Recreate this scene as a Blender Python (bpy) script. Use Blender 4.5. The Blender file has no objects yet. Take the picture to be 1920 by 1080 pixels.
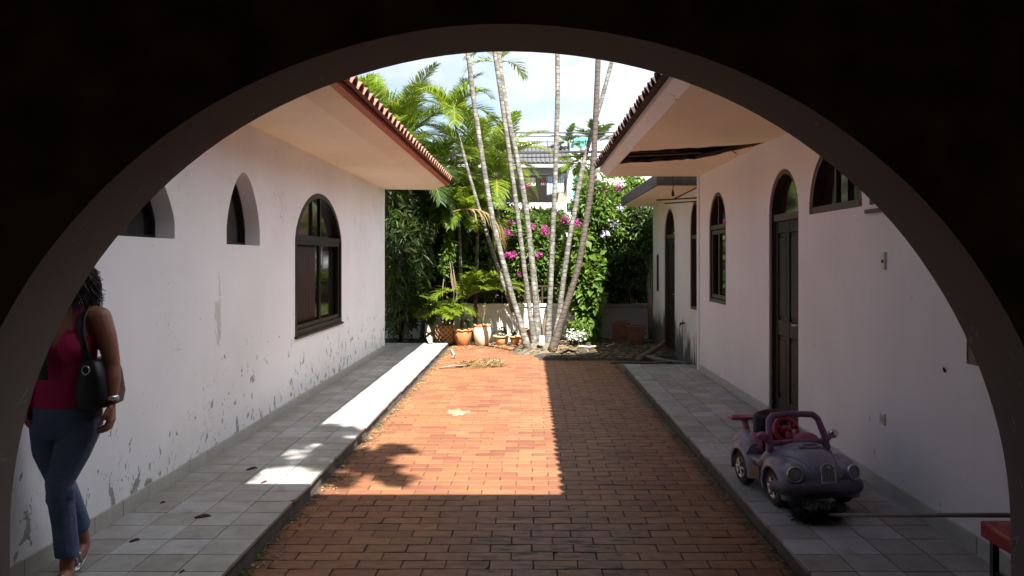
import bpy, bmesh, math, random
import numpy as np
from mathutils import Vector, Matrix, noise as mnoise
from mathutils.geometry import tessellate_polygon
R = math.radians
C = bpy.context.scene
COL = C.collection

# ------------------------------------------------------------------ camera, sky, sun, exposure
F, U0, V0, CH = 1480.0, 994.0, 486.0, 1.65      # focal length in photo pixels, vanishing point, eye height
cam_d = bpy.data.cameras.new('camera'); cam = bpy.data.objects.new('camera', cam_d); COL.objects.link(cam)
cam.location = (0, 0, CH); cam.rotation_euler = (R(90), 0, 0)
cam_d.sensor_width = 36; cam_d.lens = F / 1920 * 36
cam_d.shift_x = (960 - U0) / 1920; cam_d.shift_y = -(540 - V0) / 1920
cam_d.clip_start = 0.05; cam_d.clip_end = 600
C.camera = cam

SUN = Vector((0.228, -0.70, 1.0)).normalized()
elev = math.asin(SUN.z); azim = math.atan2(SUN.x, SUN.y)
w = bpy.data.worlds.new('World'); C.world = w; w.use_nodes = True
nt = w.node_tree; nt.nodes.clear()
sky = nt.nodes.new('ShaderNodeTexSky'); sky.sky_type = 'NISHITA'; sky.sun_disc = False
sky.sun_elevation = elev; sky.sun_rotation = azim; sky.dust_density = 0.6; sky.air_density = 1.0
tc = nt.nodes.new('ShaderNodeTexCoord')
mp = nt.nodes.new('ShaderNodeMapping'); mp.inputs['Scale'].default_value = (1.0, 1.0, 2.2); mp.inputs['Location'].default_value = (0.35, 0.0, 0.12)
nz = nt.nodes.new('ShaderNodeTexNoise'); nz.inputs['Scale'].default_value = 2.6; nz.inputs['Detail'].default_value = 7; nz.inputs['Roughness'].default_value = 0.55
cr = nt.nodes.new('ShaderNodeValToRGB'); cr.color_ramp.elements[0].position = 0.40; cr.color_ramp.elements[1].position = 0.58
mx = nt.nodes.new('ShaderNodeMix'); mx.data_type = 'RGBA'
bg = nt.nodes.new('ShaderNodeBackground'); bg.inputs['Strength'].default_value = 0.05
wo = nt.nodes.new('ShaderNodeOutputWorld')
L = nt.links.new
sp_ = nt.nodes.new('ShaderNodeSeparateXYZ'); L(tc.outputs['Generated'], sp_.inputs[0])      # bank of bright cloud on the sun's side, clearer sky opposite
b1 = nt.nodes.new('ShaderNodeMapRange'); L(sp_.outputs[0], b1.inputs[0]); b1.inputs[1].default_value = -0.30; b1.inputs[2].default_value = 0.18; b1.inputs[3].default_value = -0.11; b1.inputs[4].default_value = 0.18
b2 = nt.nodes.new('ShaderNodeMapRange'); L(sp_.outputs[0], b2.inputs[0]); b2.inputs[1].default_value = -0.2; b2.inputs[2].default_value = 0.7; b2.inputs[3].default_value = 0.55; b2.inputs[4].default_value = 1.25
ad = nt.nodes.new('ShaderNodeMath'); ad.operation = 'ADD'; L(nz.outputs[0], ad.inputs[0]); L(b1.outputs[0], ad.inputs[1])
cm_ = nt.nodes.new('ShaderNodeVectorMath'); cm_.operation = 'SCALE'; cm_.inputs[0].default_value = (8.2, 8.7, 9.7); L(b2.outputs[0], cm_.inputs['Scale'])
L(tc.outputs['Generated'], mp.inputs['Vector']); L(mp.outputs[0], nz.inputs['Vector']); L(ad.outputs[0], cr.inputs[0])
L(cr.outputs[0], mx.inputs['Factor']); L(sky.outputs[0], mx.inputs['A']); L(cm_.outputs[0], mx.inputs['B'])
L(mx.outputs['Result'], bg.inputs['Color']); L(bg.outputs[0], wo.inputs['Surface'])

sd = bpy.data.lights.new('sun', 'SUN'); sd.energy = 5.0; sd.angle = R(0.5); sd.color = (1.0, 0.97, 0.92)
sun = bpy.data.objects.new('sun', sd); COL.objects.link(sun); sun.location = (3, -8, 12)
sun.rotation_euler = SUN.to_track_quat('Z', 'Y').to_euler()
C.view_settings.view_transform = 'Standard'; C.view_settings.look = 'None'
C.view_settings.exposure = 2.0; C.view_settings.gamma = 1.0
C.render.engine = 'CYCLES'
C.cycles.use_denoising = True
C.cycles.max_bounces = 10; C.cycles.diffuse_bounces = 6; C.cycles.transparent_max_bounces = 8
C.cycles.caustics_reflective = False; C.cycles.caustics_refractive = False

def P(u, v, Y):
    return Vector(((u - U0) / F * Y, Y, CH - (v - V0) / F * Y))

# ------------------------------------------------------------------ mesh helpers
class MB:
    def __init__(s): s.v = []; s.f = []; s.m = []
    def add(s, vs, fs, m=0):
        o = len(s.v); s.v.extend([tuple(p) for p in vs]); s.f.extend([tuple(i + o for i in f) for f in fs]); s.m.extend([m] * len(fs))
    def box(s, a, b, m=0, M=None):
        x0, y0, z0 = a; x1, y1, z1 = b
        vs = [Vector(p) for p in ((x0,y0,z0),(x1,y0,z0),(x1,y1,z0),(x0,y1,z0),(x0,y0,z1),(x1,y0,z1),(x1,y1,z1),(x0,y1,z1))]
        if M is not None: vs = [M @ p for p in vs]
        s.add(vs, [(3,2,1,0),(4,5,6,7),(0,1,5,4),(1,2,6,5),(2,3,7,6),(3,0,4,7)], m)
    def tube(s, pts, rad, n=8, m=0, cap=True, flat=1.0):
        pts = [Vector(p) for p in pts]
        if not isinstance(rad, (list, tuple)): rad = [rad] * len(pts)
        rings = []; up = None
        for i, p in enumerate(pts):
            d = (pts[min(i + 1, len(pts) - 1)] - pts[max(i - 1, 0)])
            d = d.normalized() if d.length > 1e-9 else Vector((0, 0, 1))
            if up is None: up = Vector((0, 1, 0)) if abs(d.y) < 0.9 else Vector((1, 0, 0))
            a = d.cross(up)
            if a.length < 1e-6: a = d.cross(Vector((1, 0, 0)))
            a.normalize(); b = a.cross(d).normalized(); up = b
            rings.append([p + (a * math.cos(t) + b * math.sin(t) * flat) * rad[i] for t in [2 * math.pi * k / n for k in range(n)]])
        s.loft(rings, m, cap)
    def loft(s, rings, m=0, cap=True, closed=True):
        n = len(rings[0]); vs = [p for r in rings for p in r]; fs = []
        for i in range(len(rings) - 1):
            for k in range(n if closed else n - 1):
                k2 = (k + 1) % n
                fs.append((i * n + k, i * n + k2, (i + 1) * n + k2, (i + 1) * n + k))
        if cap and closed:
            fs.append(tuple(range(n - 1, -1, -1))); fs.append(tuple((len(rings) - 1) * n + k for k in range(n)))
        s.add(vs, fs, m)
    def lathe(s, prof, c=(0, 0, 0), n=24, m=0, cap=True, wob=None):
        c = Vector(c); rings = []
        for (r, z) in prof:
            rings.append([c + Vector((math.cos(t) * r, math.sin(t) * r, z + (wob(t, r, z) if wob else 0))) for t in [2 * math.pi * k / n for k in range(n)]])
        s.loft(rings, m, cap)
    def ell(s, c, r, m=0, n=16, k=10, M=None):
        c = Vector(c); rings = []
        for i in range(1, k):
            a = math.pi * i / k
            rings.append([Vector((r[0] * math.sin(a) * math.cos(t), r[1] * math.sin(a) * math.sin(t), -r[2] * math.cos(a))) for t in [2 * math.pi * j / n for j in range(n)]])
        if M is not None: rings = [[M @ p for p in q] for q in rings]
        s.loft([[p + c for p in q] for q in rings], m, True)
    def chain(s, pts, rad, m=0, n=12):
        pts = [Vector(p) for p in pts]
        for p, r in zip(pts, rad): s.ell(p, (r, r, r), m, n, 8)
        for i in range(len(pts) - 1):
            if (pts[i + 1] - pts[i]).length > 1e-6: s.tube([pts[i], pts[i + 1]], [rad[i], rad[i + 1]], n, m)
    def prism(s, poly, axis, a, b, m=0):
        def mk(p, t):
            return {'x': (t, p[0], p[1]), 'y': (p[0], t, p[1]), 'z': (p[0], p[1], t)}[axis]
        n = len(poly)
        s.add([mk(p, a) for p in poly] + [mk(p, b) for p in poly],
              [tuple(range(n - 1, -1, -1)), tuple(range(n, 2 * n))] + [(i, (i + 1) % n, n + (i + 1) % n, n + i) for i in range(n)], m)

def obj(name, mb, mats, parent=None, smooth=False, fix=True):
    me = bpy.data.meshes.new(name)
    off = Vector((0, 0, 0))
    q = parent
    while q is not None: off = off + q.location; q = q.parent
    vs = np.array(mb.v, dtype=float)
    if len(vs): vs = vs - np.array(off)
    me.from_pydata(vs.tolist(), [], mb.f)
    if not isinstance(mats, (list, tuple)): mats = [mats]
    for m in mats: me.materials.append(m)
    if len(mats) > 1: me.polygons.foreach_set('material_index', mb.m)
    if smooth: me.polygons.foreach_set('use_smooth', [True] * len(me.polygons))
    if fix:
        bm = bmesh.new(); bm.from_mesh(me); bmesh.ops.recalc_face_normals(bm, faces=bm.faces[:]); bm.to_mesh(me); bm.free()
    me.update()
    o = bpy.data.objects.new(name, me); COL.objects.link(o)
    if parent is not None: o.parent = parent
    return o
def tag(o, label=None, cat=None, group=None, kind=None):
    if label: o['label'] = label
    if cat: o['category'] = cat
    if group: o['group'] = group
    if kind: o['kind'] = kind
    return o
def thing(name, label, cat, loc=(0, 0, 0), group=None):
    o = bpy.data.objects.new(name, None); COL.objects.link(o); o.location = loc; o.empty_display_size = 0.1
    return tag(o, label, cat, group)
def place(o, loc=None, rz=None):
    if loc is not None: o.location = loc
    if rz is not None: o.rotation_euler = (0, 0, rz)
def bake(o):
    bpy.context.view_layer.update()
    dg = bpy.context.evaluated_depsgraph_get()
    me = bpy.data.meshes.new_from_object(o.evaluated_get(dg))
    o.modifiers.clear(); o.data = me
def smooth_by(o, ang=40):
    me = o.data; me.polygons.foreach_set('use_smooth', [True] * len(me.polygons))
    bm = bmesh.new(); bm.from_mesh(me)
    for e in bm.edges:
        if len(e.link_faces) == 2 and e.calc_face_angle(0) > R(ang): e.smooth = False
    bm.to_mesh(me); bm.free()
def bevel(o, wd, seg=2):
    b = o.modifiers.new('b', 'BEVEL'); b.width = wd; b.segments = seg; b.limit_method = 'ANGLE'; b.angle_limit = R(40); bake(o); smooth_by(o, 35)
def remesh(o, vox, it=4, fac=0.5):
    r = o.modifiers.new('r', 'REMESH'); r.mode = 'VOXEL'; r.voxel_size = vox; r.use_smooth_shade = True
    if it:
        s = o.modifiers.new('s', 'SMOOTH'); s.iterations = it; s.factor = fac
    mats = list(o.data.materials); bake(o)
    if not o.data.materials:
        for m in mats: o.data.materials.append(m)

# ------------------------------------------------------------------ material helpers
class NT:
    def __init__(s, name):
        s.mat = bpy.data.materials.new(name); s.mat.use_nodes = True; s.t = s.mat.node_tree
        s.p = s.t.nodes['Principled BSDF']; s.out = s.t.nodes['Material Output']
    def n(s, t, ins=None, **kw):
        d = s.t.nodes.new('ShaderNode' + t)
        for k, v in kw.items(): setattr(d, k, v)
        for k, v in (ins or {}).items(): s.set(d.inputs[k], v)
        return d
    def set(s, sock, v):
        if hasattr(v, 'is_output'): s.t.links.new(v, sock)
        elif isinstance(v, tuple) and len(v) == 3 and sock.type == 'RGBA': sock.default_value = (*v, 1)
        else: sock.default_value = v
    def pos(s, scale=(1, 1, 1), loc=(0, 0, 0), rot=(0, 0, 0)):
        g = s.n('NewGeometry')
        return s.n('Mapping', {'Vector': g.outputs['Position'], 'Scale': scale, 'Location': loc, 'Rotation': rot}).outputs[0]
    def noise(s, vec, scale, detail=4, rough=0.55, dist=0.0):
        return s.n('TexNoise', {'Vector': vec, 'Scale': scale, 'Detail': detail, 'Roughness': rough, 'Distortion': dist}).outputs[0]
    def ramp(s, fac, a, b, ca=(0, 0, 0), cb=(1, 1, 1)):
        d = s.n('ValToRGB', {0: fac}); e = d.color_ramp.elements
        e[0].position = a; e[1].position = b; e[0].color = (*ca, 1); e[1].color = (*cb, 1)
        return d.outputs[0]
    def mix(s, fac, a, b, mode='MIX'):
        d = s.n('Mix', data_type='RGBA', blend_type=mode)
        s.set(d.inputs['Factor'], fac); s.set(d.inputs['A'], a); s.set(d.inputs['B'], b)
        return d.outputs['Result']
    def math(s, op, a, b=0.0, c=0.0):
        d = s.n('Math', operation=op); s.set(d.inputs[0], a); s.set(d.inputs[1], b); s.set(d.inputs[2], c); return d.outputs[0]
    def bump(s, h, strength=0.3, dist=0.01):
        d = s.n('Bump', {'Height': h, 'Strength': strength, 'Distance': dist}); s.set(s.p.inputs['Normal'], d.outputs[0])
    def base(s, v): s.set(s.p.inputs['Base Color'], v)
    def rough(s, v): s.set(s.p.inputs['Roughness'], v)
    def maprange(s, v, a, b, c, d):
        return s.n('MapRange', {0: v, 1: a, 2: b, 3: c, 4: d}).outputs[0]

def simple(name, c, rough=0.7, metal=0.0, var=0.25, nscale=18, bump=0.0, spec=0.5, coat=0.0):
    m = NT(name); v = m.pos()
    n = m.noise(v, nscale, 5)
    f = m.ramp(n, 0.3, 0.7)
    m.base(m.mix(f, tuple(x * (1 - var) for x in c), tuple(min(1, x * (1 + var * 0.6)) for x in c)))
    m.rough(m.maprange(n, 0.3, 0.7, max(0.03, rough - 0.1), min(1, rough + 0.1))); m.p.inputs['Metallic'].default_value = metal
    m.p.inputs['Specular IOR Level'].default_value = spec; m.p.inputs['Coat Weight'].default_value = coat
    if bump: m.bump(n, bump, 0.01)
    return m.mat

def plaster(name, c, peel=0.0, peel_c=(0.24, 0.23, 0.22), mildew=False, top=1.5):
    m = NT(name); v = m.pos()
    z = m.n('SeparateXYZ', {0: v}).outputs[2]
    big = m.noise(v, 0.8, 5); fine = m.noise(v, 26, 4)
    col = m.mix(m.ramp(big, 0.35, 0.7), tuple(x * 0.90 for x in c), c)
    streak = m.noise(m.pos((3, 3, 0.35)), 3.0, 5)
    col = m.mix(m.math('MULTIPLY', m.ramp(streak, 0.5, 0.8), 0.10), col, tuple(x * 0.7 for x in c))
    spots = m.noise(m.pos((1, 1, 1)), 14, 2)
    col = m.mix(m.math('MULTIPLY', m.ramp(spots, 0.72, 0.78), 0.5), col, (0.3, 0.28, 0.26))
    h = m.math('MULTIPLY', fine, 0.25)
    if peel:
        pn = m.noise(m.pos((1, 1, 0.66), rot=(0.5, 0, 0)), 10.5, 5, 0.6, 0.5)
        pn2 = m.noise(m.pos((1, 1, 1), (3, 1, 2)), 1.3, 3)
        hz = m.maprange(z, 0.05, top, 0.115 * peel, -0.10)
        s = m.math('ADD', m.math('ADD', pn, hz), m.math('MULTIPLY', m.math('SUBTRACT', pn2, 0.5), 0.24))
        mask = m.ramp(s, 0.672, 0.69)
        if peel >= 1:
            big_p = m.noise(m.pos((1, 1, 0.55), (5, 2, 0), (0.35, 0, 0)), 3.6, 6, 0.66, 0.4)
            bz_ = m.maprange(z, 0.0, 0.9, 0.07, -0.20)
            mask = m.math('MAXIMUM', mask, m.ramp(m.math('ADD', big_p, bz_), 0.665, 0.68))
            crk = m.n('TexVoronoi', {'Vector': m.n('VectorMath', {0: m.pos((1, 0.8, 0.22)), 1: m.n('TexNoise', {'Vector': m.pos(), 'Scale': 5.0}).outputs['Color']}, operation='ADD').outputs[0], 'Scale': 0.9}, feature='DISTANCE_TO_EDGE').outputs['Distance']
            cm2 = m.math('MULTIPLY', m.math('LESS_THAN', crk, 0.0035), m.ramp(m.noise(m.pos(), 0.9, 2), 0.5, 0.56))
            col = m.mix(m.math('MULTIPLY', cm2, 0.5), col, (0.2, 0.19, 0.18))
            yq = m.n('SeparateXYZ', {0: v}).outputs[1]                # one long grey flake midway along the wall
            ex = m.math('ADD', m.math('MULTIPLY', m.math('ABSOLUTE', m.math('SUBTRACT', yq, 6.66)), 3.2), m.math('MULTIPLY', m.math('ABSOLUTE', m.math('SUBTRACT', z, 1.18)), 1.0))
            fl = m.ramp(m.math('SUBTRACT', m.noise(m.pos((1, 1, 0.5)), 11, 5, 0.65), m.math('MULTIPLY', ex, 0.75)), 0.30, 0.36)
            col = m.mix(m.math('MULTIPLY', fl, 0.45), col, (0.36, 0.34, 0.33))
        tide = m.ramp(m.math('ADD', m.maprange(z, 0.0, 0.55, 0.35, -0.3), m.noise(m.pos((1, 1, 0.5)), 2.2, 5)), 0.42, 0.75)
        col = m.mix(m.math('MULTIPLY', tide, 0.16), col, (0.42, 0.39, 0.33))
        edge_ = m.math('SUBTRACT', m.ramp(s, 0.645, 0.675), mask)
        col = m.mix(m.math('MULTIPLY', edge_, 0.18), col, (1.0, 1.0, 1.0))
        col = m.mix(m.math('MULTIPLY', mask, 0.8), col, m.mix(m.ramp(fine, 0.35, 0.65), tuple(q * 0.65 for q in peel_c), tuple(q * 1.25 for q in peel_c)))
        h = m.math('SUBTRACT', h, m.math('MULTIPLY', mask, 0.8))
    if mildew:
        y = m.n('SeparateXYZ', {0: v}).outputs[1]
        st = m.noise(m.pos((4, 7, 0.8)), 2.0, 6, 0.6)
        hz = m.maprange(z, -0.1, 1.0, 0.42, -0.25)
        yy = m.maprange(y, 11.9, 14.0, -0.16, 0.05)
        mask = m.ramp(m.math('ADD', m.math('ADD', st, hz), yy), 0.52, 0.64)
        col = m.mix(m.math('MULTIPLY', mask, 0.9), col, (0.035, 0.035, 0.03))
    m.base(col); m.rough(0.85); m.p.inputs['Specular IOR Level'].default_value = 0.25
    m.bump(h, 0.35, 0.006)
    return m.mat

def leafmat(name, c, c2, trans=0.35, rough=0.5, dead=0.0):
    m = NT(name)
    g = m.n('NewGeometry'); r = g.outputs['Random Per Island']
    col = m.mix(r, c, c2)
    big = m.noise(m.pos(), 1.6, 2)
    col = m.mix(m.ramp(big, 0.35, 0.65), m.mix(0.35, col, tuple(x * 0.5 for x in c)), col)
    if dead:
        rr = m.math('FRACT', m.math('MULTIPLY', r, 7.31))
        col = m.mix(m.math('LESS_THAN', rr, dead), col, (0.22, 0.12, 0.035))
    m.base(col); m.rough(rough); m.p.inputs['Specular IOR Level'].default_value = 0.35
    tr = m.n('BsdfTranslucent', {'Color': m.mix(0.5, col, (0.24, 0.32, 0.02), 'MIX')})
    ms = m.n('MixShader', {0: trans, 1: m.p.outputs[0], 2: tr.outputs[0]})
    m.t.links.new(ms.outputs[0], m.out.inputs['Surface'])
    return m.mat

def brickpave():
    m = NT('red_brick'); r = m.n('NewGeometry').outputs['Random Per Island']
    xyz = m.n('SeparateXYZ', {0: m.pos()}); x, y = xyz.outputs[0], xyz.outputs[1]
    d = m.n('ValToRGB', {0: r}); cr_ = d.color_ramp
    cr_.elements[0].color = (0.155, 0.055, 0.029, 1); cr_.elements[1].color = (0.26, 0.118, 0.052, 1)
    e = cr_.elements.new(0.35); e.color = (0.20, 0.078, 0.036, 1); e = cr_.elements.new(0.75); e.color = (0.225, 0.093, 0.042, 1)
    n1 = m.noise(m.pos((1, 2.5, 1)), 9, 6, 0.65); n2 = m.noise(m.pos(), 1.1, 4); n3 = m.noise(m.pos((1, 2, 1)), 42, 4)
    col = m.mix(m.math('MULTIPLY', m.ramp(n1, 0.42, 0.72), 0.55), d.outputs[0], (0.10, 0.042, 0.028))
    col = m.mix(m.math('MULTIPLY', m.ramp(n2, 0.42, 0.7), 0.4), col, (0.23, 0.118, 0.053))
    col = m.mix(m.math('MULTIPLY', m.ramp(n3, 0.62, 0.72), 0.45), col, (0.07, 0.032, 0.022))
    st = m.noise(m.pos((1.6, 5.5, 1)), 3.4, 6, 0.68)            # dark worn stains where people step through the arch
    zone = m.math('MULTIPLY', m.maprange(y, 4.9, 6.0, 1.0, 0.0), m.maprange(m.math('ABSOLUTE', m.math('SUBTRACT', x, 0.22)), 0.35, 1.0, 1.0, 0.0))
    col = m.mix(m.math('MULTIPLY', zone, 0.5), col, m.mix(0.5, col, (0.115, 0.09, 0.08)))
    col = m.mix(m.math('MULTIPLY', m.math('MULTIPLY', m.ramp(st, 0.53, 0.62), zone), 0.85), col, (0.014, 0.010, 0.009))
    edge = m.maprange(m.math('ABSOLUTE', m.math('ADD', x, 0.0725)), 1.28, 1.56, -0.25, 0.30)
    em = m.ramp(m.math('ADD', m.noise(m.pos(), 7, 5), edge), 0.56, 0.76)
    col = m.mix(m.math('MULTIPLY', em, 0.8), col, (0.045, 0.034, 0.024))
    m.base(col); m.rough(m.maprange(n1, 0.3, 0.7, 0.42, 0.7)); m.p.inputs['Specular IOR Level'].default_value = 0.3
    m.bump(m.math('SUBTRACT', n1, m.math('MULTIPLY', n3, 0.5)), 0.45, 0.004)
    return m.mat
def jointmat():  # joint dirt, coloured darker near the arch for shade, paler beyond for sun
    m = NT('brick_joint_dirt_and_shade'); y = m.n('SeparateXYZ', {0: m.pos()}).outputs[1]; n = m.noise(m.pos(), 1.3, 5)
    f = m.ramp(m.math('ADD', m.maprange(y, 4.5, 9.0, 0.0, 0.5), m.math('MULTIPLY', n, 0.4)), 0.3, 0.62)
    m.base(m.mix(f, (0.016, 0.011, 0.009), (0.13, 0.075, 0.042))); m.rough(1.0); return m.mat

def pathtile():
    m = NT('path_tile'); r = m.n('NewGeometry').outputs['Random Per Island']
    d = m.n('ValToRGB', {0: r}); cr_ = d.color_ramp
    cr_.elements[0].color = (0.275, 0.268, 0.245, 1); cr_.elements[1].color = (0.43, 0.44, 0.45, 1)
    e = cr_.elements.new(0.6); e.color = (0.355, 0.352, 0.335, 1)
    n1 = m.noise(m.pos(), 5, 6, 0.68); n2 = m.noise(m.pos(), 1.1, 5); n3 = m.noise(m.pos(), 34, 4); n4 = m.noise(m.pos((2.5, 0.8, 1)), 3.0, 6, 0.7)
    col = m.mix(m.math('MULTIPLY', m.ramp(n1, 0.40, 0.70), 0.45), d.outputs[0], (0.19, 0.172, 0.145))
    col = m.mix(m.math('MULTIPLY', m.ramp(n2, 0.42, 0.66), 0.4), col, (0.23, 0.205, 0.165))
    col = m.mix(m.math('MULTIPLY', m.ramp(n4, 0.56, 0.70), 0.5), col, (0.13, 0.115, 0.095))
    col = m.mix(m.math('MULTIPLY', m.ramp(n3, 0.64, 0.74), 0.5), col, (0.10, 0.09, 0.075))
    m.base(col); m.rough(m.maprange(n1, 0.3, 0.7, 0.35, 0.65)); m.p.inputs['Specular IOR Level'].default_value = 0.4
    m.bump(n1, 0.15, 0.004); return m.mat

M = {}
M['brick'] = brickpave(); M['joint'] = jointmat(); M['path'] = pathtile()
M['wall_l'] = plaster('white_plaster_peeling', (0.87, 0.895, 0.915), 1.0)
M['wall_r'] = plaster('white_plaster_right', (0.80, 0.785, 0.785), 0.25, top=0.7)
M['wall_a'] = plaster('annex_plaster', (0.70, 0.69, 0.64), 0.3, mildew=True)
M['soffit'] = plaster('soffit_plaster', (0.93, 0.80, 0.63))
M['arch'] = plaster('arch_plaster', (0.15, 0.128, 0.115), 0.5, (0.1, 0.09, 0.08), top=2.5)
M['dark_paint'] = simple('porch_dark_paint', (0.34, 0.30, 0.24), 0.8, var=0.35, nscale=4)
M['skirt'] = simple('skirting_tile', (0.42, 0.41, 0.37), 0.45, var=0.18, nscale=5)
M['concrete'] = simple('weathered_concrete', (0.13, 0.125, 0.12), 0.9, var=0.5, nscale=7, bump=0.3)
M['grout'] = simple('dark_grout', (0.03, 0.027, 0.024), 1.0, var=0.5, nscale=6)
M['kerb'] = simple('kerb_dirt', (0.12, 0.105, 0.09), 0.9, var=0.5, nscale=12, bump=0.3)
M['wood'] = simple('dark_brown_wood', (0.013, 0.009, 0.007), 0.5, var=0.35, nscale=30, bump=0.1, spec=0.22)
M['wood_brown'] = simple('brown_frame_wood', (0.042, 0.027, 0.018), 0.5, var=0.3, nscale=30, bump=0.1)  # lighter brown wood for frames and transoms
M['burnt'] = simple('rotten_board', (0.06, 0.028, 0.018), 0.9, var=0.6, nscale=25)
M['curtain'] = simple('brown_curtain', (0.05, 0.03, 0.022), 0.8)
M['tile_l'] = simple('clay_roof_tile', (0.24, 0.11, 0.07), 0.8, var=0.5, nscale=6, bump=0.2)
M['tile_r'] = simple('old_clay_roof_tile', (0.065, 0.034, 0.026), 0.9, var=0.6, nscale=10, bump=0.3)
M['red_edge'] = simple('red_painted_eave', (0.46, 0.10, 0.03), 0.6, var=0.2, nscale=9)
M['fascia'] = plaster('white_fascia', (0.74, 0.72, 0.70), 0.9, (0.25, 0.22, 0.2), top=6)
M['soil'] = simple('garden_soil', (0.035, 0.027, 0.02), 1.0, var=0.5, nscale=14, bump=0.6)
M['mound'] = simple('root_mound', (0.13, 0.11, 0.075), 1.0, var=0.5, nscale=40, bump=0.8)
M['ground'] = simple('ground_dirt', (0.14, 0.12, 0.09), 1.0, var=0.4, nscale=3)
M['white_wall'] = plaster('white_garden_wall', (0.78, 0.77, 0.74), 0.5, top=0.9)
M['grey_wall'] = plaster('shade_toned_plaster', (0.24, 0.23, 0.21), 0.6, (0.08, 0.08, 0.07), top=0.9)  # darker copy of the garden wall plaster, corner shade put into the colour
M['iron'] = simple('rusty_iron', (0.045, 0.025, 0.018), 0.7, metal=0.3)
M['metal'] = simple('dull_metal', (0.5, 0.5, 0.5), 0.35, metal=1.0, var=0.15)
M['chrome'] = simple('worn_chrome', (0.65, 0.65, 0.66), 0.22, metal=1.0, var=0.15)
M['black'] = simple('black_plastic', (0.016, 0.015, 0.016), 0.5, var=0.3)
M['rubber'] = simple('black_tyre', (0.02, 0.02, 0.021), 0.75, var=0.4)
M['pvc'] = simple('white_pvc', (0.62, 0.60, 0.56), 0.5, var=0.2, nscale=12)
M['terra'] = simple('terracotta', (0.50, 0.20, 0.075), 0.75, var=0.3, nscale=9, bump=0.15)
M['terra_d'] = simple('dull_terracotta', (0.19, 0.075, 0.042), 0.8, var=0.35, nscale=9, bump=0.15)
M['cream'] = simple('cream_glazed_pot', (0.62, 0.55, 0.42), 0.5, var=0.2, nscale=7)
M['tan'] = simple('tan_clay', (0.55, 0.33, 0.15), 0.75, var=0.25, nscale=9)
M['cable'] = simple('black_cable', (0.03, 0.03, 0.035), 0.6)

def glass(name='dark_window_glass', tint=(0.012, 0.011, 0.010), rough=0.04):
    m = NT(name); n = m.noise(m.pos(), 3, 3)
    m.base(m.mix(n, tint, tuple(x * 1.6 for x in tint))); m.rough(m.maprange(n, 0.3, 0.7, rough, rough + 0.05)); m.p.inputs['Specular IOR Level'].default_value = 0.55
    m.bump(m.noise(m.pos(), 2.2, 1), 0.04, 0.02)
    return m.mat
M['glass'] = glass()
M['trunk'] = None
def trunkmat(name, c, c2):
    m = NT(name); v = m.pos()
    z = m.n('SeparateXYZ', {0: v}).outputs[2]
    nn = m.noise(v, 7, 4)
    wv = m.math('SINE', m.math('ADD', m.math('MULTIPLY', z, 75.0), m.math('MULTIPLY', nn, 9.0)))
    f = m.ramp(wv, 0.62, 0.95)
    lich = m.ramp(m.noise(v, 11, 5), 0.45, 0.65)
    col = m.mix(lich, c2, c); col = m.mix(m.math('MULTIPLY', f, 0.45), col, tuple(x * 0.35 for x in c2))
    m.base(col); m.rough(0.85); m.bump(m.math('SUBTRACT', nn, f), 0.5, 0.01)
    return m.mat
M['trunk'] = trunkmat('ringed_palm_bark', (0.23, 0.22, 0.19), (0.095, 0.088, 0.07))
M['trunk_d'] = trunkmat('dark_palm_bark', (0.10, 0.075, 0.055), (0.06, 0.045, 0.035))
M['bark'] = simple('shrub_bark', (0.16, 0.11, 0.07), 0.9, var=0.4, nscale=15, bump=0.4)
M['frond'] = leafmat('palm_leaf', (0.10, 0.18, 0.012), (0.22, 0.30, 0.022), 0.55, dead=0.03)
M['frond_y'] = leafmat('yellow_green_palm_leaf', (0.13, 0.21, 0.02), (0.25, 0.31, 0.03), 0.5, dead=0.05)  # yellower, slightly brighter green than the plain palm leaf
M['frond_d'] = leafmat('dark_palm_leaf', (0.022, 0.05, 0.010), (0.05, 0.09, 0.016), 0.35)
M['frond_dead'] = leafmat('dead_palm_leaf', (0.30, 0.17, 0.06), (0.22, 0.15, 0.07), 0.2)
M['rachis'] = simple('palm_stalk', (0.28, 0.27, 0.07), 0.6)
M['leaf'] = leafmat('shrub_leaf', (0.05, 0.105, 0.014), (0.12, 0.19, 0.022), 0.36)
M['leaf_l'] = leafmat('bright_shrub_leaf', (0.07, 0.15, 0.02), (0.15, 0.24, 0.03), 0.4)
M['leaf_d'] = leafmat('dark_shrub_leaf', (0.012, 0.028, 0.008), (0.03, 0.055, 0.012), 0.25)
M['petal'] = leafmat('magenta_bract', (0.36, 0.02, 0.22), (0.5, 0.07, 0.32), 0.4)
M['petal_l'] = leafmat('pale_lilac_petal', (0.42, 0.36, 0.62), (0.6, 0.55, 0.7), 0.35)
M['petal_w'] = leafmat('white_petal', (0.7, 0.7, 0.65), (0.75, 0.75, 0.7), 0.3)
M['litter'] = leafmat('dry_litter', (0.20, 0.12, 0.05), (0.34, 0.24, 0.11), 0.1, 0.9)
M['stain'] = simple('dried_cement', (0.27, 0.19, 0.115), 0.9, var=0.3, nscale=12)
M['cork'] = simple('pale_dry_sheath', (0.42, 0.36, 0.28), 0.8, var=0.25)

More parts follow.
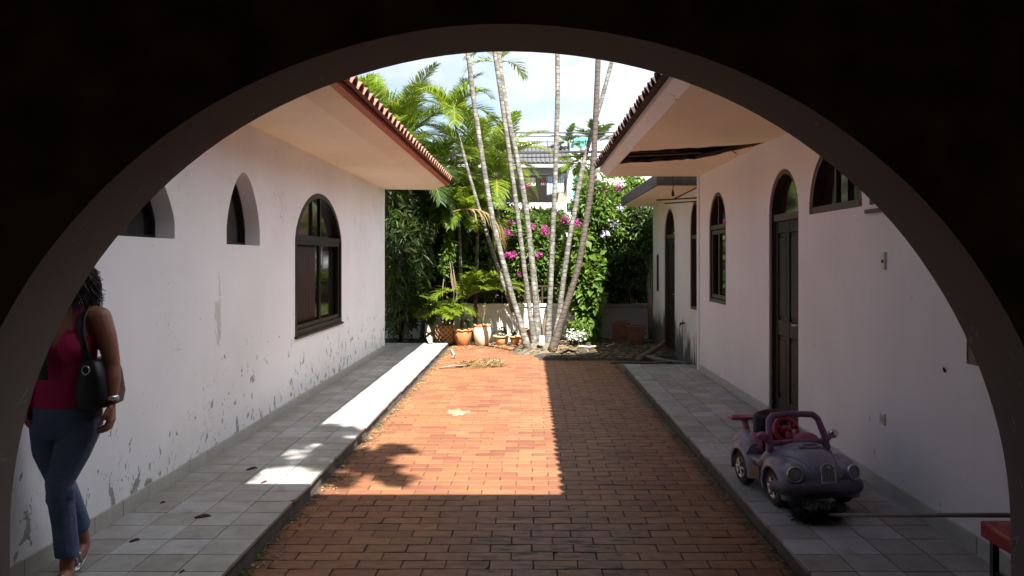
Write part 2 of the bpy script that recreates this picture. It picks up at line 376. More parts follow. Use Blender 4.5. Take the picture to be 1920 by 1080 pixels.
# ------------------------------------------------------------------ ground
XL, XR, XA = -2.63, 2.51, 2.56
KL, KR = -1.62, 1.475
g = MB(); g.box((-150, -60, -0.6), (150, 300, -0.125)); tag(obj('ground', g, M['ground']), kind='structure')
def inset(pts, w):
    out = []; n = len(pts)
    ar = sum(pts[i][0] * pts[(i + 1) % n][1] - pts[(i + 1) % n][0] * pts[i][1] for i in range(n))
    sg = 1 if ar > 0 else -1
    for i in range(n):
        p0, p1, p2 = Vector(pts[i - 1]), Vector(pts[i]), Vector(pts[(i + 1) % n])
        d1 = (p1 - p0); d2 = (p2 - p1)
        if d1.length < 1e-6: d1 = d2
        if d2.length < 1e-6: d2 = d1
        n1 = Vector((-d1.y, d1.x)).normalized() * sg; n2 = Vector((-d2.y, d2.x)).normalized() * sg
        b = (n1 + n2); b = b / max(0.5, b.length_squared / 2) if b.length > 1e-6 else n1
        out.append(tuple(p1 + b * w))
    return out
def paver(mb, poly, z0, z1, bev, q, tilt, m=0):
    """one brick or tile: chamfered top, slightly out of level."""
    cx = sum(p[0] for p in poly) / len(poly); cy = sum(p[1] for p in poly) / len(poly); a, b, c = q.gauss(0, tilt), q.gauss(0, tilt), q.gauss(0, tilt * 0.05)
    h = lambda p, z: z + a * (p[0] - cx) + b * (p[1] - cy) + c
    ins = inset(poly, bev); n = len(poly)
    vs = [(p[0], p[1], z0) for p in poly] + [(p[0], p[1], h(p, z1 - bev)) for p in poly] + [(p[0], p[1], h(p, z1)) for p in ins]
    fs = []
    for r in (0, n):
        for i in range(n): fs.append((r + i, r + (i + 1) % n, r + n + (i + 1) % n, r + n + i))
    fs.append(tuple(range(2 * n, 3 * n))); mb.add(vs, fs, m)
q = random.Random(21); g = MB(); BL, BW, GAP = 0.252, 0.1275, 0.0062
for j in range(-40, 129):
    y0, y1 = j * BW, (j + 1) * BW - GAP; xe = KR if y1 < 13.7 else 0.15
    x = KL + 0.004 - (BL / 2 if j % 2 else 0) + q.uniform(-0.012, 0.012)
    while x < xe - 0.02:
        a, b = max(x, KL + 0.004), min(x + BL - GAP + q.uniform(-0.002, 0.002), xe - 0.003)
        if b - a > 0.03:
            jt = lambda: q.uniform(-0.0018, 0.0018)
            poly = [(a + jt(), y0 + jt()), (b + jt(), y0 + jt()), (b + jt(), y1 + jt()), (a + jt(), y1 + jt())]
            if q.random() < 0.05:                                  # chipped corner
                k = q.randrange(4); p0, p1, p2 = [Vector(poly[(k + d) % 4]) for d in (-1, 0, 1)]
                poly = [poly[(k + 1 + d) % 4] for d in range(3)] + [tuple(p1.lerp(p0, q.uniform(.08, .2))), tuple(p1.lerp(p2, q.uniform(.08, .3)))]
            paver(g, poly, -0.13, -0.10, 0.0028, q, 0.009)
        x += BL
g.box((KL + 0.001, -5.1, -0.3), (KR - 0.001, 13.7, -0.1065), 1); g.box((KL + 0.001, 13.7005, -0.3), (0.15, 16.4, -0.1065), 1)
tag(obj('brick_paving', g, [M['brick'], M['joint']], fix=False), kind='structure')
def path(xo, xi, y1, sg, name, seed):
    """xo: kerb edge, xi: wall side; tiles on a mortar bed, the outer row forming a slightly wavering kerb."""
    g = MB(); q = random.Random(seed); T, G_ = 0.25, 0.0065
    for j in range(-20, int(y1 / 0.242)):
        y0, ya = j * 0.242 + 0.06, (j + 1) * 0.242 + 0.06 - G_
        for k in range(6):
            a = xo + sg * k * T; b = a + sg * (T - G_)
            if sg * (xi - a) < 0.03: break
            jt = lambda: q.uniform(-0.0012, 0.0012)
            e = q.uniform(-0.004, 0.004) if k == 0 else 0
            poly = [(a + e + jt(), y0 + jt()), (b + jt(), y0 + jt()), (b + jt(), ya + jt()), (a + e + jt(), ya + jt())]
            if k == 0 and q.random() < 0.14:                        # broken kerb corner
                c = q.uniform(0.02, 0.06)
                poly = [(poly[0][0] + sg * c * 0.6, poly[0][1]), poly[1], poly[2], poly[3], (poly[0][0], poly[0][1] + c)]
            paver(g, poly if sg > 0 else poly[::-1], -0.022, 0.0, 0.0015, q, 0.0035)
    lo, hi = sorted((xo + sg * 0.012, xi)); g.box((lo, -5, -0.3), (hi, y1 - 0.02, -0.0215), 1); g.box((lo, -5, -0.0214), (hi, y1 - 0.02, -0.009), 2)
    g.v = [tuple(p) for p in g.v]
    return tag(obj(name, g, [M['path'], M['kerb'], M['grout']], fix=False), kind='structure')
path(KL, XL - 0.3, 15.55, -1, 'tiled_path', 31)
path(KR, XR + 0.3, 12.35, 1, 'tiled_path', 32)
rng = random.Random(5)
def blanket(name, poly_fn, x0, x1, y0, y1, nx, ny, mat, z0):
    g = MB(); vs = []; fs = []
    for j in range(ny + 1):
        for i in range(nx + 1):
            x = x0 + (x1 - x0) * i / nx; y = y0 + (y1 - y0) * j / ny
            vs.append((x, y, z0 + poly_fn(x, y)))
    for j in range(ny):
        for i in range(nx): a = j * (nx + 1) + i; fs.append((a, a + 1, a + nx + 2, a + nx + 1))
    g.add(vs, fs); o = obj(name, g, mat, smooth=True); return o
def soilh(x, y):
    e = min(x + 0.10 + 0.25 * mnoise.noise((y * 1.5, 3, 0)), 0.9, y - 13.55 - 0.22 * mnoise.noise((x * 2.2, 0, 7)) - max(0, 0.5 - x) * 1.1)
    return -0.13 + min(1, max(0, e * 3)) * 0.075 + 0.035 * mnoise.noise((x * 3, y * 3, 1)) * min(1, max(0, e * 2))
tag(blanket('garden_soil', soilh, -0.3, 4.0, 13.2, 17.2, 50, 50, M['soil'], 0.0), kind='structure')
g = MB(); g.box((-6, 14.6, -0.3), (KL - 0.02, 17.0, -0.055)); tag(obj('garden_bed', g, M['soil']), kind='structure')

# ------------------------------------------------------------------ openings in walls on a plane x = const
def outline(y0, y1, zb, zs, zt, p=2.0, q=0.5, n=26):
    c = (y0 + y1) / 2; a = (y1 - y0) / 2; pts = [(y0, zb), (y1, zb)]
    for k in range(n + 1):
        t = math.cos(math.pi * k / n)
        pts.append((c + a * t, zs + (zt - zs) * max(0.0, 1 - abs(t) ** p) ** q))
    return pts
def wall_face(mb, x, rect, holes, m=0):
    loops = [[Vector((0, y, z)) for (y, z) in rect]] + [[Vector((0, y, z)) for (y, z) in h] for h in holes]
    tri = tessellate_polygon(loops); flat = [p for l in loops for p in l]
    mb.add([(x, p.y, p.z) for p in flat], [tuple(t) for t in tri], m)
def reveal(mb, x0, x1, pts, m=0):
    n = len(pts)
    mb.add([(x0, y, z) for y, z in pts] + [(x1, y, z) for y, z in pts], [(i, (i + 1) % n, n + (i + 1) % n, n + i) for i in range(n)], m)
def ring(mb, x0, x1, a, b, m=0):
    n = len(a)
    vs = [(x0, *p) for p in a] + [(x0, *p) for p in b] + [(x1, *p) for p in a] + [(x1, *p) for p in b]
    fs = []
    for i in range(n):
        j = (i + 1) % n
        fs += [(i, j, n + j, n + i), (2 * n + i, 3 * n + i, 3 * n + j, 2 * n + j), (i, 2 * n + i, 2 * n + j, j), (n + i, n + j, 3 * n + j, 3 * n + i)]
    mb.add(vs, fs, m)
def slab_poly(mb, x, pts, m=0):
    tri = tessellate_polygon([[Vector((0, y, z)) for y, z in pts]]); mb.add([(x, y, z) for y, z in pts], [tuple(t) for t in tri], m)
    
def arch_window(house, x, sg, ol, fw=0.055, recess=0.07, mull=None, trans=None, mat='wood', name='window', sill=None, deep=0.0, sash=None):
    """sg: +1 when the wall faces +x. The frame stands in the opening, its face 'deep' metres behind the wall."""
    xi = x - sg * deep
    mb = MB(); inn = inset(ol, fw)
    ring(mb, xi + sg * 0.006, xi - sg * recess, inset(ol, 0.0015), inn)
    w = obj(name, mb, M[mat], house)
    pb = MB(); slab_poly(pb, xi - sg * (recess - 0.02), inset(ol, fw * 0.6)); obj('pane', pb, M['glass'], w)
    zt = max(z for y, z in inn); zb = min(z for y, z in inn); ya = min(y for y, z in inn); yb = max(y for y, z in inn)
    bars = MB()
    if trans is not None: bars.box((min(xi - sg * 0.002, xi - sg * 0.05), ya, trans - 0.03), (max(xi - sg * 0.002, xi - sg * 0.05), yb, trans + 0.03))
    for (ym, z0, z1) in (mull or []):
        bars.box((min(xi - sg * 0.005, xi - sg * 0.047), ym - 0.018, z0), (max(xi - sg * 0.005, xi - sg * 0.047), ym + 0.018, z1))
    if bars.v: obj('glazing_bar', bars, M[mat], w)
    if sash:
        for (a, b, z0, z1) in sash:
            sb = MB(); r0 = [(a, z0), (b, z0), (b, z1), (a, z1)]
            ring(sb, xi - sg * 0.012, xi - sg * 0.045, r0, inset(r0, 0.05)); obj('sash', sb, M[mat], w)
    if sill:
        s = MB(); s.box((min(x - sg * 0.02, x + sg * 0.03), min(y for y, z in ol) - 0.02, zb - fw - 0.03), (max(x - sg * 0.02, x + sg * 0.03), max(y for y, z in ol) + 0.02, zb - fw - 0.003)); obj('sill', s, M[mat], w)
    return w

# ------------------------------------------------------------------ left house
LH = thing('white_house', 'long white house on the left with peeling paint, red eave and arched niches', 'house', (XL, 9, 0))
n1 = outline(4.55, 5.84, 1.80, 1.92, 2.45, 1.7, 0.75); n2 = outline(6.84, 7.68, 1.78, 1.92, 2.45, 1.75, 0.7); n3 = outline(8.83, 10.99, 0.785, 1.86, 2.47, 2.0, 0.62)
wl = MB()
YE = 14.28
wall_face(wl, XL, [(-5, -0.3), (YE, -0.3), (YE, 3.0), (-5, 3.0)], [n1, n2, n3])
reveal(wl, XL, XL - 0.16, n1); reveal(wl, XL, XL - 0.16, n2); reveal(wl, XL, XL - 0.10, n3)
wl.add([(XL, YE, -0.3), (-8, YE, -0.3), (-8, YE, 3.0), (-5.3, YE, 4.45), (XL, YE, 3.0)], [(0, 1, 2, 3, 4)])
wl.add([(-8, -5, -0.3), (-8, YE, -0.3), (-8, YE, 3.0), (-8, -5, 3.0)], [(0, 1, 2, 3)])
wl.add([(XL, -5, -0.3), (-8, -5, -0.3), (-8, -5, 3.0), (-5.3, -5, 4.45), (XL, -5, 3.0)], [(0, 1, 2, 3, 4)])
obj('wall', wl, M['wall_l'], LH, fix=False)
arch_window(LH, XL, 1, n1, fw=0.03, recess=0.05, deep=0.148, mull=[(5.1, 1.8, 2.42)], mat='wood')
arch_window(LH, XL, 1, n2, fw=0.03, recess=0.05, deep=0.148)
W3 = arch_window(LH, XL, 1, n3, fw=0.06, recess=0.10, mull=[(9.93, 1.9, 2.42)], trans=1.90, mat='wood', sill=True, sash=[(8.90, 9.93, 0.85, 1.87), (9.91, 10.92, 0.85, 1.87)])
cb = MB()
for k in range(15):                                            # curtain folds behind the near sash glass
    y = 8.93 + k * 0.062
    cb.tube([(XL - 0.062, y, 0.9), (XL - 0.062, y, 1.85)], 0.022, 6)
obj('curtain', cb, M['curtain'], W3, smooth=True)
sk = MB(); y = 3.42; r_ = random.Random(3)
while y < YE - 0.05:
    y2 = min(y + 0.33, YE); d = r_.uniform(0, 0.003)
    sk.box((XL - 0.01, y + 0.002, -0.02), (XL + 0.016 + d, y2 - 0.002, 0.098 + r_.uniform(-0.002, 0.002))); y = y2
obj('skirting', sk, M['skirt'], LH)
ZS = 2.905
so = MB()
so.add([(XL - 0.3, 3.42, ZS + 0.01), (-1.74, 3.42, ZS), (-1.74, YE, ZS), (XL - 0.3, YE, ZS + 0.01)], [(0, 1, 2, 3)])
obj('soffit', so, M['soffit'], LH)
fa = MB(); fa.prism([(-1.74, ZS), (-1.53, 2.985), (-1.53, 3.03), (-1.74, 3.03)], 'y', 3.42, YE); obj('fascia', fa, M['soffit'], LH)
fe = MB(); fe.prism([(XL, ZS + .011), (-1.741, ZS + 0.001), (-1.741, 3.03), (XL, 3.35)], 'y', YE - 0.06, YE + 0.002); obj('eave_end', fe, M['fascia'], LH)
re = MB(); re.prism([(-1.53, 2.978), (-1.475, 2.992), (-1.475, 3.045), (-1.53, 3.045)], 'y', 3.42, YE + 0.06); obj('red_eave_trim', re, M['red_edge'], LH)

def tile_roof(house, xe, ze, xr, zr, y0, y1, pitch, rad, mat, seed, rough=0.0, row=0.36):
    """barrel-tile roof rising from the eave (xe, ze) to the ridge (xr, zr); flat under-sheet plus stepped cover tiles."""
    rr = random.Random(seed); mb = MB()
    d = Vector((xr - xe, 0, zr - ze)); ln = d.length; d.normalize(); up = Vector((-d.z, 0, d.x)) if d.x > 0 else Vector((d.z, 0, -d.x))
    a0 = Vector((xe, 0, ze)) - d * 0.08 + up * 0.012; a1 = Vector((xr, 0, zr)) + up * 0.012
    mb.add([(a0.x, y0, a0.z), (a0.x, y1, a0.z), (a1.x, y1, a1.z), (a1.x, y0, a1.z)], [(0, 1, 2, 3)], 0)
    n = int((y1 - y0) / pitch); ns = 8
    for i in range(n):
        yc = y0 + (i + 0.5) * pitch + rr.uniform(-1, 1) * rough * 0.3
        rows = int(ln / row) + 1; off = rr.uniform(0, 1) * rough
        for k in range(rows):
            s0 = k * row - 0.045 - (off * 0.4 if k == 0 else 0); s1 = min(ln, (k + 1) * row + 0.04)
            if s0 >= ln: break
            rings = []
            tilt = rr.uniform(-1, 1) * rough * 0.25
            for (s, r, lift) in ((s0, rad * 1.04, 0.034), (s1, rad * 0.86, 0.012)):
                c = Vector((xe, yc + tilt * (s - s0), ze)) + d * s + up * (lift - rad * 0.25)
                rings.append([c + Vector((0, math.cos(t) * r, 0)) + up * (math.sin(t) * r * 1.05) for t in [math.pi * j / ns for j in range(ns + 1)]])
            mb.loft(rings, 0, False, False)
            # lip thickness at the lower end
            inner = [Vector((q.x, yc + (q.y - yc) * 0.83, 0)) for q in rings[0]]
            c0 = Vector((xe, yc, ze)) + d * s0 + up * (0.034 - rad * 0.25)
            inner = [c0 + (q - c0) * 0.8 for q in rings[0]]
            mb.loft([rings[0], inner], 0, False, False)
            deep = [q + d * 0.2 for q in inner]; mb.loft([inner, deep], 0, False, False)
    return obj('roof', mb, mat, house, fix=False)
tile_roof(LH, -1.475, 3.045, -5.3, 4.47, 3.42, YE + 0.05, 0.235, 0.085, M['tile_l'], 4, 0.02)
bk = MB(); bk.add([(-5.3, -5, 4.47), (-5.3, YE + .05, 4.47), (-9, YE + .05, 3.0), (-9, -5, 3.0)], [(0, 1, 2, 3)])
bk.add([(-5.3, -5, 4.46), (-5.3, 3.42, 4.46), (XL, 3.42, 3.4), (XL, -5, 3.4)], [(0, 1, 2, 3)]); obj('rear_roof', bk, M['tile_l'], LH)

# ------------------------------------------------------------------ right house
RH = thing('white_house', 'long white house on the right with arched door and broken eave panel', 'house', (XR, 8, 0))
d1 = outline(7.385, 8.29, 0.002, 2.10, 2.545, 2, 0.5); wA = outline(10.12, 11.06, 1.06, 2.10, 2.55, 2, 0.5)
fan1 = outline(5.97, 7.10, 2.05, 2.08, 2.63, 2, 0.5); fan2 = outline(4.62, 5.84, 2.05, 2.08, 2.63, 2, 0.5); sq = [(3.55, 1.05), (4.54, 1.05), (4.54, 1.95), (3.55, 1.95)]
YR = 11.78
wr = MB()
wall_face(wr, XR, [(-5, -0.3), (YR, -0.3), (YR, 3.0), (-5, 3.0)], [d1, wA, fan1, fan2, sq])
for h in (d1, wA, fan1, fan2, sq): reveal(wr, XR, XR + 0.12, h)
wr.add([(XR, YR, -0.3), (8, YR, -0.3), (8, YR, 3.0), (5.2, YR, 4.9), (XR, YR, 3.0)], [(0, 1, 2, 3, 4)])
wr.add([(XR, -5, -0.3), (8, -5, -0.3), (8, -5, 3.0), (5.2, -5, 4.9), (XR, -5, 3.0)], [(0, 1, 2, 3, 4)])
wr.add([(8, -5, -0.3), (8, YR, -0.3), (8, YR, 3.0), (8, -5, 3.0)], [(0, 1, 2, 3)])
wr.box((XR - 0.018, YR - 0.10, 0.0), (XR + 0.0, YR + 0.03, ZS - 0.02))
obj('wall', wr, M['wall_r'], RH, fix=False)
arch_window(RH, XR, -1, wA, fw=0.05, recess=0.10, deep=0.012, mull=[(10.59, 2.1, 2.52)], trans=2.085, mat='wood_brown', sash=[(10.18, 10.60, 1.12, 2.04), (10.58, 11.0, 1.12, 2.04)])
arch_window(RH, XR, -1, fan1, fw=0.06, recess=0.10, deep=0.012, mull=[(6.535, 2.1, 2.6)], mat='wood_brown')
arch_window(RH, XR, -1, fan2, fw=0.06, recess=0.10, deep=0.012, mull=[(5.23, 2.1, 2.6)], mat='wood_brown', sill=True)
arch_window(RH, XR, -1, sq, fw=0.06, recess=0.10, deep=0.012, mull=[(4.04, 1.1, 1.9)], mat='wood_brown')
def arch_door(house, x, sg, ol, tz, mat='wood'):
    y0 = min(p[0] for p in ol); y1 = max(p[0] for p in ol)
    mb = MB(); inn = inset(ol, 0.05); ring(mb, x - sg * 0.012, x - sg * 0.11, inset(ol, 0.0015), inn)
    f = obj('door', mb, M[mat if mat != 'wood' else 'wood_brown'], house)
    pb = MB(); slab_poly(pb, x - sg * 0.085, inset(ol, 0.03)); obj('fanlight', pb, M['glass'], f)
    def bx(m, a0, a1, y0_, y1_, z0_, z1_): m.box((min(x - sg * a0, x - sg * a1), y0_, z0_), (max(x - sg * a0, x - sg * a1), y1_, z1_))
    tb = MB(); bx(tb, 0.03, 0.10, y0 + 0.05, y1 - 0.05, tz - 0.035, tz + 0.035); obj('transom', tb, M['wood_brown'], f)
    lf = MB(); ya, yb = y0 + 0.053, y1 - 0.053; st = 0.09
    bx(lf, 0.066, 0.084, ya, yb, 0.01, tz - 0.036)
    for (a, b) in ((ya, ya + st), (yb - st, yb), ((ya + yb) / 2 - 0.045, (ya + yb) / 2 + 0.045)): bx(lf, 0.048, 0.0655, a, b, 0.01, tz - 0.036)
    for zc, hh in ((0.12, 0.22), (0.95, 0.16), (tz - 0.10, 0.12)): 
        for (a, b) in ((ya + st + 0.001, (ya + yb) / 2 - 0.046), ((ya + yb) / 2 + 0.046, yb - st - 0.001)): bx(lf, 0.050, 0.0655, a, b, zc - hh / 2, zc + hh / 2)
    for (a, b) in ((ya + st + 0.03, (ya + yb) / 2 - 0.075), ((ya + yb) / 2 + 0.075, yb - st - 0.03)):
        for z0_, z1_ in ((0.27, 0.83), (1.07, tz - 0.2)): bx(lf, 0.054, 0.0656, a, b, z0_, z1_)
    l = obj('door_leaf', lf, M['wood'], f); bevel(l, 0.006, 1)
    h = MB(); h.chain([(x - sg * 0.047, ya + 0.05, 1.02), (x - sg * 0.01, ya + 0.05, 1.02), (x - sg * 0.01, ya + 0.15, 1.015)], [0.011] * 3, n=8); obj('handle', h, M['metal'], f, smooth=True)
    return f
arch_door(RH, XR, -1, d1, 2.075)
sk = MB(); y = 3.42; r_ = random.Random(8)
while y < YR - 0.12:
    y2 = min(y + 0.33, YR - 0.11)
    if y2 > 7.385 and y < 8.29:
        if y < 7.36: sk.box((XR - 0.016, y + 0.002, -0.02), (XR + 0.01, 7.383, 0.098)); obj('skirting', sk, M['skirt'], RH); sk = MB()
        if y2 > 8.3: sk.box((XR - 0.016, 8.292, -0.02), (XR + 0.01, y2 - 0.002, 0.098))
    else: sk.box((XR - 0.016 - r_.uniform(0, 0.003), y + 0.002, -0.02), (XR + 0.01, y2 - 0.002, 0.098 + r_.uniform(-0.002, 0.002)))
    y = y2
obj('skirting', sk, M['skirt'], RH)
# soffit with the fallen panel: a ragged hole that opens onto the dark roof space
ZR = 2.885; XS = 1.135
so = MB()
def jag(a, b, n, amp, sd):
    q = random.Random(sd); return [(a[0] + (b[0] - a[0]) * k / n + q.uniform(-amp, amp) * 0.3, a[1] + (b[1] - a[1]) * k / n + q.uniform(-amp, amp)) for k in range(n + 1)]
hole = jag((1.16, 9.05), (2.30, 8.52), 12, 0.035, 1) + [(2.46, 8.36)] + jag((2.40, 8.75), (2.08, 9.62), 6, 0.05, 3) + jag((2.02, 9.72), (1.16, 10.22), 12, 0.05, 2)
loops = [[Vector((x, y, 0)) for x, y in ((XS, 3.42), (XR + 0.3, 3.42), (XR + 0.3, YR), (XS, YR))], [Vector((x, y, 0)) for x, y in hole]]
tri = tessellate_polygon(loops); fl = [p for l in loops for p in l]
so.add([(p.x, p.y, ZR) for p in fl], [tuple(t) for t in tri])
nh = len(hole); so.add([(x, y, ZR) for x, y in hole] + [(x, y, ZR + 0.045) for x, y in hole], [(i, (i + 1) % nh, nh + (i + 1) % nh, nh + i) for i in range(nh)], 1)
so.add([(p.x, p.y, ZR + 0.045) for p in fl], [tuple(t) for t in tri], 1)
obj('soffit', so, [M['soffit'], M['burnt']], RH, fix=False)
tb = MB(); q = random.Random(17)
for k in range(26):                                            # splinters and strips of lining hanging from the edges of the hole
    i = q.randrange(nh); a = Vector((hole[i][0], hole[i][1], ZR + 0.01)); c = Vector((sum(h[0] for h in hole) / nh, sum(h[1] for h in hole) / nh, ZR)); dd = (Vector((a.x + q.uniform(-.2, .2), c.y, ZR)) - a).normalized()
    l = q.uniform(0.06, 0.22); e = a + dd * l + Vector((q.uniform(-.1, .1), 0, -q.uniform(0.0, 0.035))); tb.tube([a - dd * 0.03, (a + e) / 2, e], [0.012, 0.008, 0.002], 4, 0, True, 0.3)
obj('broken_lining', tb, M['burnt'], RH, fix=False); tb = MB(); tb.prism([(1.2, 9.55), (2.0, 9.25), (2.03, 9.33), (1.2, 9.68)], 'z', ZR + 0.012, ZR + 0.026)
obj('loose_board', tb, M['burnt'], RH, fix=False)
rf = MB()
for k in range(5): rf.box((XS + 0.02, 8.2 + k * 0.55, ZR + 0.10), (XR + 0.3, 8.28 + k * 0.55, ZR + 0.19))
rf.box((XS, 8.0, ZR + 0.20), (XR + 0.3, 10.6, ZR + 0.215)); obj('rafter', rf, M['burnt'], RH)
fa = MB(); fa.prism([(XS, ZR - 0.004), (1.045, 2.965), (1.045, 3.02), (XS, 3.02)], 'y', 3.42, YR + 0.002); obj('fascia', fa, M['fascia'], RH)
fe = MB(); fe.prism([(XR, ZR + .001), (XS, ZR + 0.001), (XS, 3.05), (XR, 3.8)], 'y', YR - 0.07, YR); obj('eave_end', fe, M['fascia'], RH)
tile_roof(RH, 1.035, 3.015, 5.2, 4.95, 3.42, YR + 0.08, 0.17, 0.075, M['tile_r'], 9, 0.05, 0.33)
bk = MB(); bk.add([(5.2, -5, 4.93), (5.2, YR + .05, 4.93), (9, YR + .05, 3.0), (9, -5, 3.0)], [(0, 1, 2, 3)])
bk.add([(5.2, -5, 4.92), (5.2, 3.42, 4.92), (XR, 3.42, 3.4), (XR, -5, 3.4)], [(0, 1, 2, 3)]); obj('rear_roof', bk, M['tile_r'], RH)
def small(name, mat, *boxes, bev=0.0):
    mb = MB()
    for b in boxes: mb.box(*b)
    o = obj(name, mb, M[mat], RH)
    if bev: bevel(o, bev)
    return o
ic = small('doorbell', 'pvc', ((XR - 0.018, 5.555, 1.575), (XR + 0.002, 5.61, 1.70)), bev=0.004)
b = MB(); b.lathe([(0.0, 0), (0.012, 0.0), (0.012, 0.006)], n=10); 
b.v = [(XR - 0.019 - z, 5.58 + x, 1.635 + y) for x, y, z in b.v]; obj('button', b, M['black'], ic)
op = small('outlet', 'pvc', ((XR - 0.012, 5.57, 0.475), (XR + 0.002, 5.65, 0.555)), bev=0.004)
b = MB(); b.box((XR - 0.0135, 5.585, 0.49), (XR - 0.011, 5.635, 0.54)); obj('socket', b, M['skirt'], op)
mh = MB(); mh.chain([(XR - 0.004, 4.77, 0.975), (XR - 0.012, 4.77, 0.992)], [0.010, 0.006], n=8); obj('wall_hook', mh, M['black'], RH)

# ------------------------------------------------------------------ annex beyond the right house
AN = thing('annex', 'stained white annex with a concrete slab roof beyond the right house', 'building', (XA, 14, 0))
dB = outline(13.97, 15.05, -0.05, 2.06, 2.58, 2, 0.5); wB = outline(11.95, 12.62, 0.86, 2.10, 2.56, 2, 0.5); wC = [(15.7, 1.0), (16.0, 1.0), (16.0, 1.75), (15.7, 1.75)]
wa = MB(); YA = 16.45
wall_face(wa, XA, [(YR, -0.3), (YA, -0.3), (YA, 2.9), (YR, 2.9)], [dB, wB, wC])
for h in (dB, wB, wC): reveal(wa, XA, XA + 0.12, h)
wa.add([(XA, YA, -0.3), (7, YA, -0.3), (7, YA, 2.9), (XA, YA, 2.9)], [(0, 1, 2, 3)]); obj('wall', wa, M['wall_a'], AN, fix=False)
arch_window(AN, XA, -1, wB, fw=0.05, recess=0.10, deep=0.012, trans=2.0, mat='wood_brown')
arch_window(AN, XA, -1, wC, fw=0.04, recess=0.09, deep=0.012, mat='wood_brown')
arch_door(AN, XA, -1, dB, 2.07)
sl = MB(); sl.box((1.90, YR + 0.085, 2.76), (7, YA + 0.1, 2.95)); o = obj('roof_slab', sl, M['concrete'], AN); bevel(o, 0.012, 1)
sl = MB(); sl.box((1.93, YR + 0.10, 2.752), (XA - 0.001, YA + 0.05, 2.759)); obj('soffit', sl, M['soffit'], AN)

# ------------------------------------------------------------------ archway porch (the photograph is taken from inside it)
PO = thing('porch', 'dark porch whose wide round archway frames the courtyard', 'archway', (0, 3.2, 0))
AX, AZ, AA, AB = -0.085, 0.458, 2.155, 2.086
Y1, Y2 = 3.0, 3.4
N = 72
inn = [(AX - AA, -0.12)] + [(AX - AA * math.cos(math.pi * k / N), AZ + AB * math.sin(math.pi * k / N)) for k in range(N + 1)] + [(AX + AA, -0.12)]
inn = [(x + 0.004 * mnoise.noise((x * 2, z * 2, 5)), z + 0.004 * mnoise.noise((x * 2, z * 2, 9))) for x, z in inn]
zt = 3.42
out = []
for i, (x, z) in enumerate(inn):
    if z < AZ: out.append((XL if x < 0 else XR, z)); continue
    dx, dz = x - AX, z - AZ
    t = min(((XR - AX) / dx if dx > 1e-6 else 1e9), ((XL - AX) / dx if dx < -1e-6 else 1e9), ((zt - AZ) / dz if dz > 1e-6 else 1e9))
    out.append((AX + dx * t, AZ + dz * t))
def arch_face(y, m):
    mb = MB(); n = len(inn)
    mb.add([(x, y, z) for x, z in inn] + [(x, y, z) for x, z in out], [(i, i + 1, n + i + 1, n + i) for i in range(n - 1)])
    for i in range(n - 1):                                     # fill the two upper corners
        a0, b0 = out[i], out[i + 1]
        if abs(a0[0] - b0[0]) > 1e-6 and abs(a0[1] - b0[1]) > 1e-6:
            cx = XL if a0[0] + b0[0] < 0 else XR
            mb.add([(a0[0], y, a0[1]), (b0[0], y, b0[1]), (cx, y, zt)], [(0, 1, 2)])
    return mb
a = arch_face(Y2, 0); n = len(inn)
for sx in (XL, XR): a.add([(sx, Y1, zt), (sx, Y2, zt), (AX, Y2, zt), (AX, Y1, zt)], [(0, 1, 2, 3)])
obj('courtyard_face', a, M['arch'], PO, fix=False)
a = arch_face(Y1, 0)
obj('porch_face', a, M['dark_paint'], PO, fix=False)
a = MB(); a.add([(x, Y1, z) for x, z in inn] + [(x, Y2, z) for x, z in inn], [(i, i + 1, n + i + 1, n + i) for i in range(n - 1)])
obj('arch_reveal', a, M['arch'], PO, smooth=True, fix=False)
a = MB(); a.box((XL - 0.3, -5.0, 3.25), (XR + 0.3, Y1 - 0.002, 3.43)); a.box((XL - 0.3, Y1 + 0.002, zt + 0.001), (XR + 0.3, Y2 - 0.01, 3.45)); obj('ceiling', a, M['dark_paint'], PO)
a = MB(); a.box((-8.5, -6.0, 3.46), (8.5, 0.75, 6.75)); obj('added_sky_block', a, M['wall_l'], PO)  # unseen block added behind the camera to cut sky light on the courtyard
a = MB(); a.box((XL - 0.1, -5.1, -0.2), (XR + 0.1, -5.0, 3.25)); obj('back_wall', a, M['dark_paint'], PO)
a = MB(); a.box((XL + 0.003, -5.0, 0.003), (XL + 0.02, Y1 - 0.003, 3.25)); obj('side_panel', a, M['dark_paint'], PO); a = MB(); a.box((XR - 0.02, -5.0, 0.003), (XR - 0.003, Y1 - 0.003, 3.25)); obj('side_panel', a, M['dark_paint'], PO)

# ------------------------------------------------------------------ garden wall
GW = thing('garden_wall', 'low white garden wall behind the pots and palm trunks', 'wall', (0, 17.1, -0.1))
for nm, cp, x0, x1, mt in (('wall', 'coping', -6, 1.149, 'white_wall'), ('shade_toned_wall', 'shade_toned_coping', 1.151, 4.5, 'grey_wall')):  # right end takes the darker colour that imitates the corner shade
    a = MB(); a.box((x0, 17.0, -0.2), (x1, 17.16, 0.62)); o = obj(nm, a, M[mt], GW)
    a = MB(); a.box((x0, 16.97, 0.623), (x1, 17.19, 0.69)); o = obj(cp, a, M[mt], GW); bevel(o, 0.01, 1)
a = MB()
for k in range(84): a.box((-6 + k * 0.125, 17.07, 0.692), (-6 + k * 0.125 + 0.03, 17.10, 1.05))
a.box((-6, 17.068, 0.80), (4.5, 17.102, 0.83)); a.box((-6, 17.068, 1.05), (4.5, 17.102, 1.08)); obj('railing', a, M['iron'], GW)

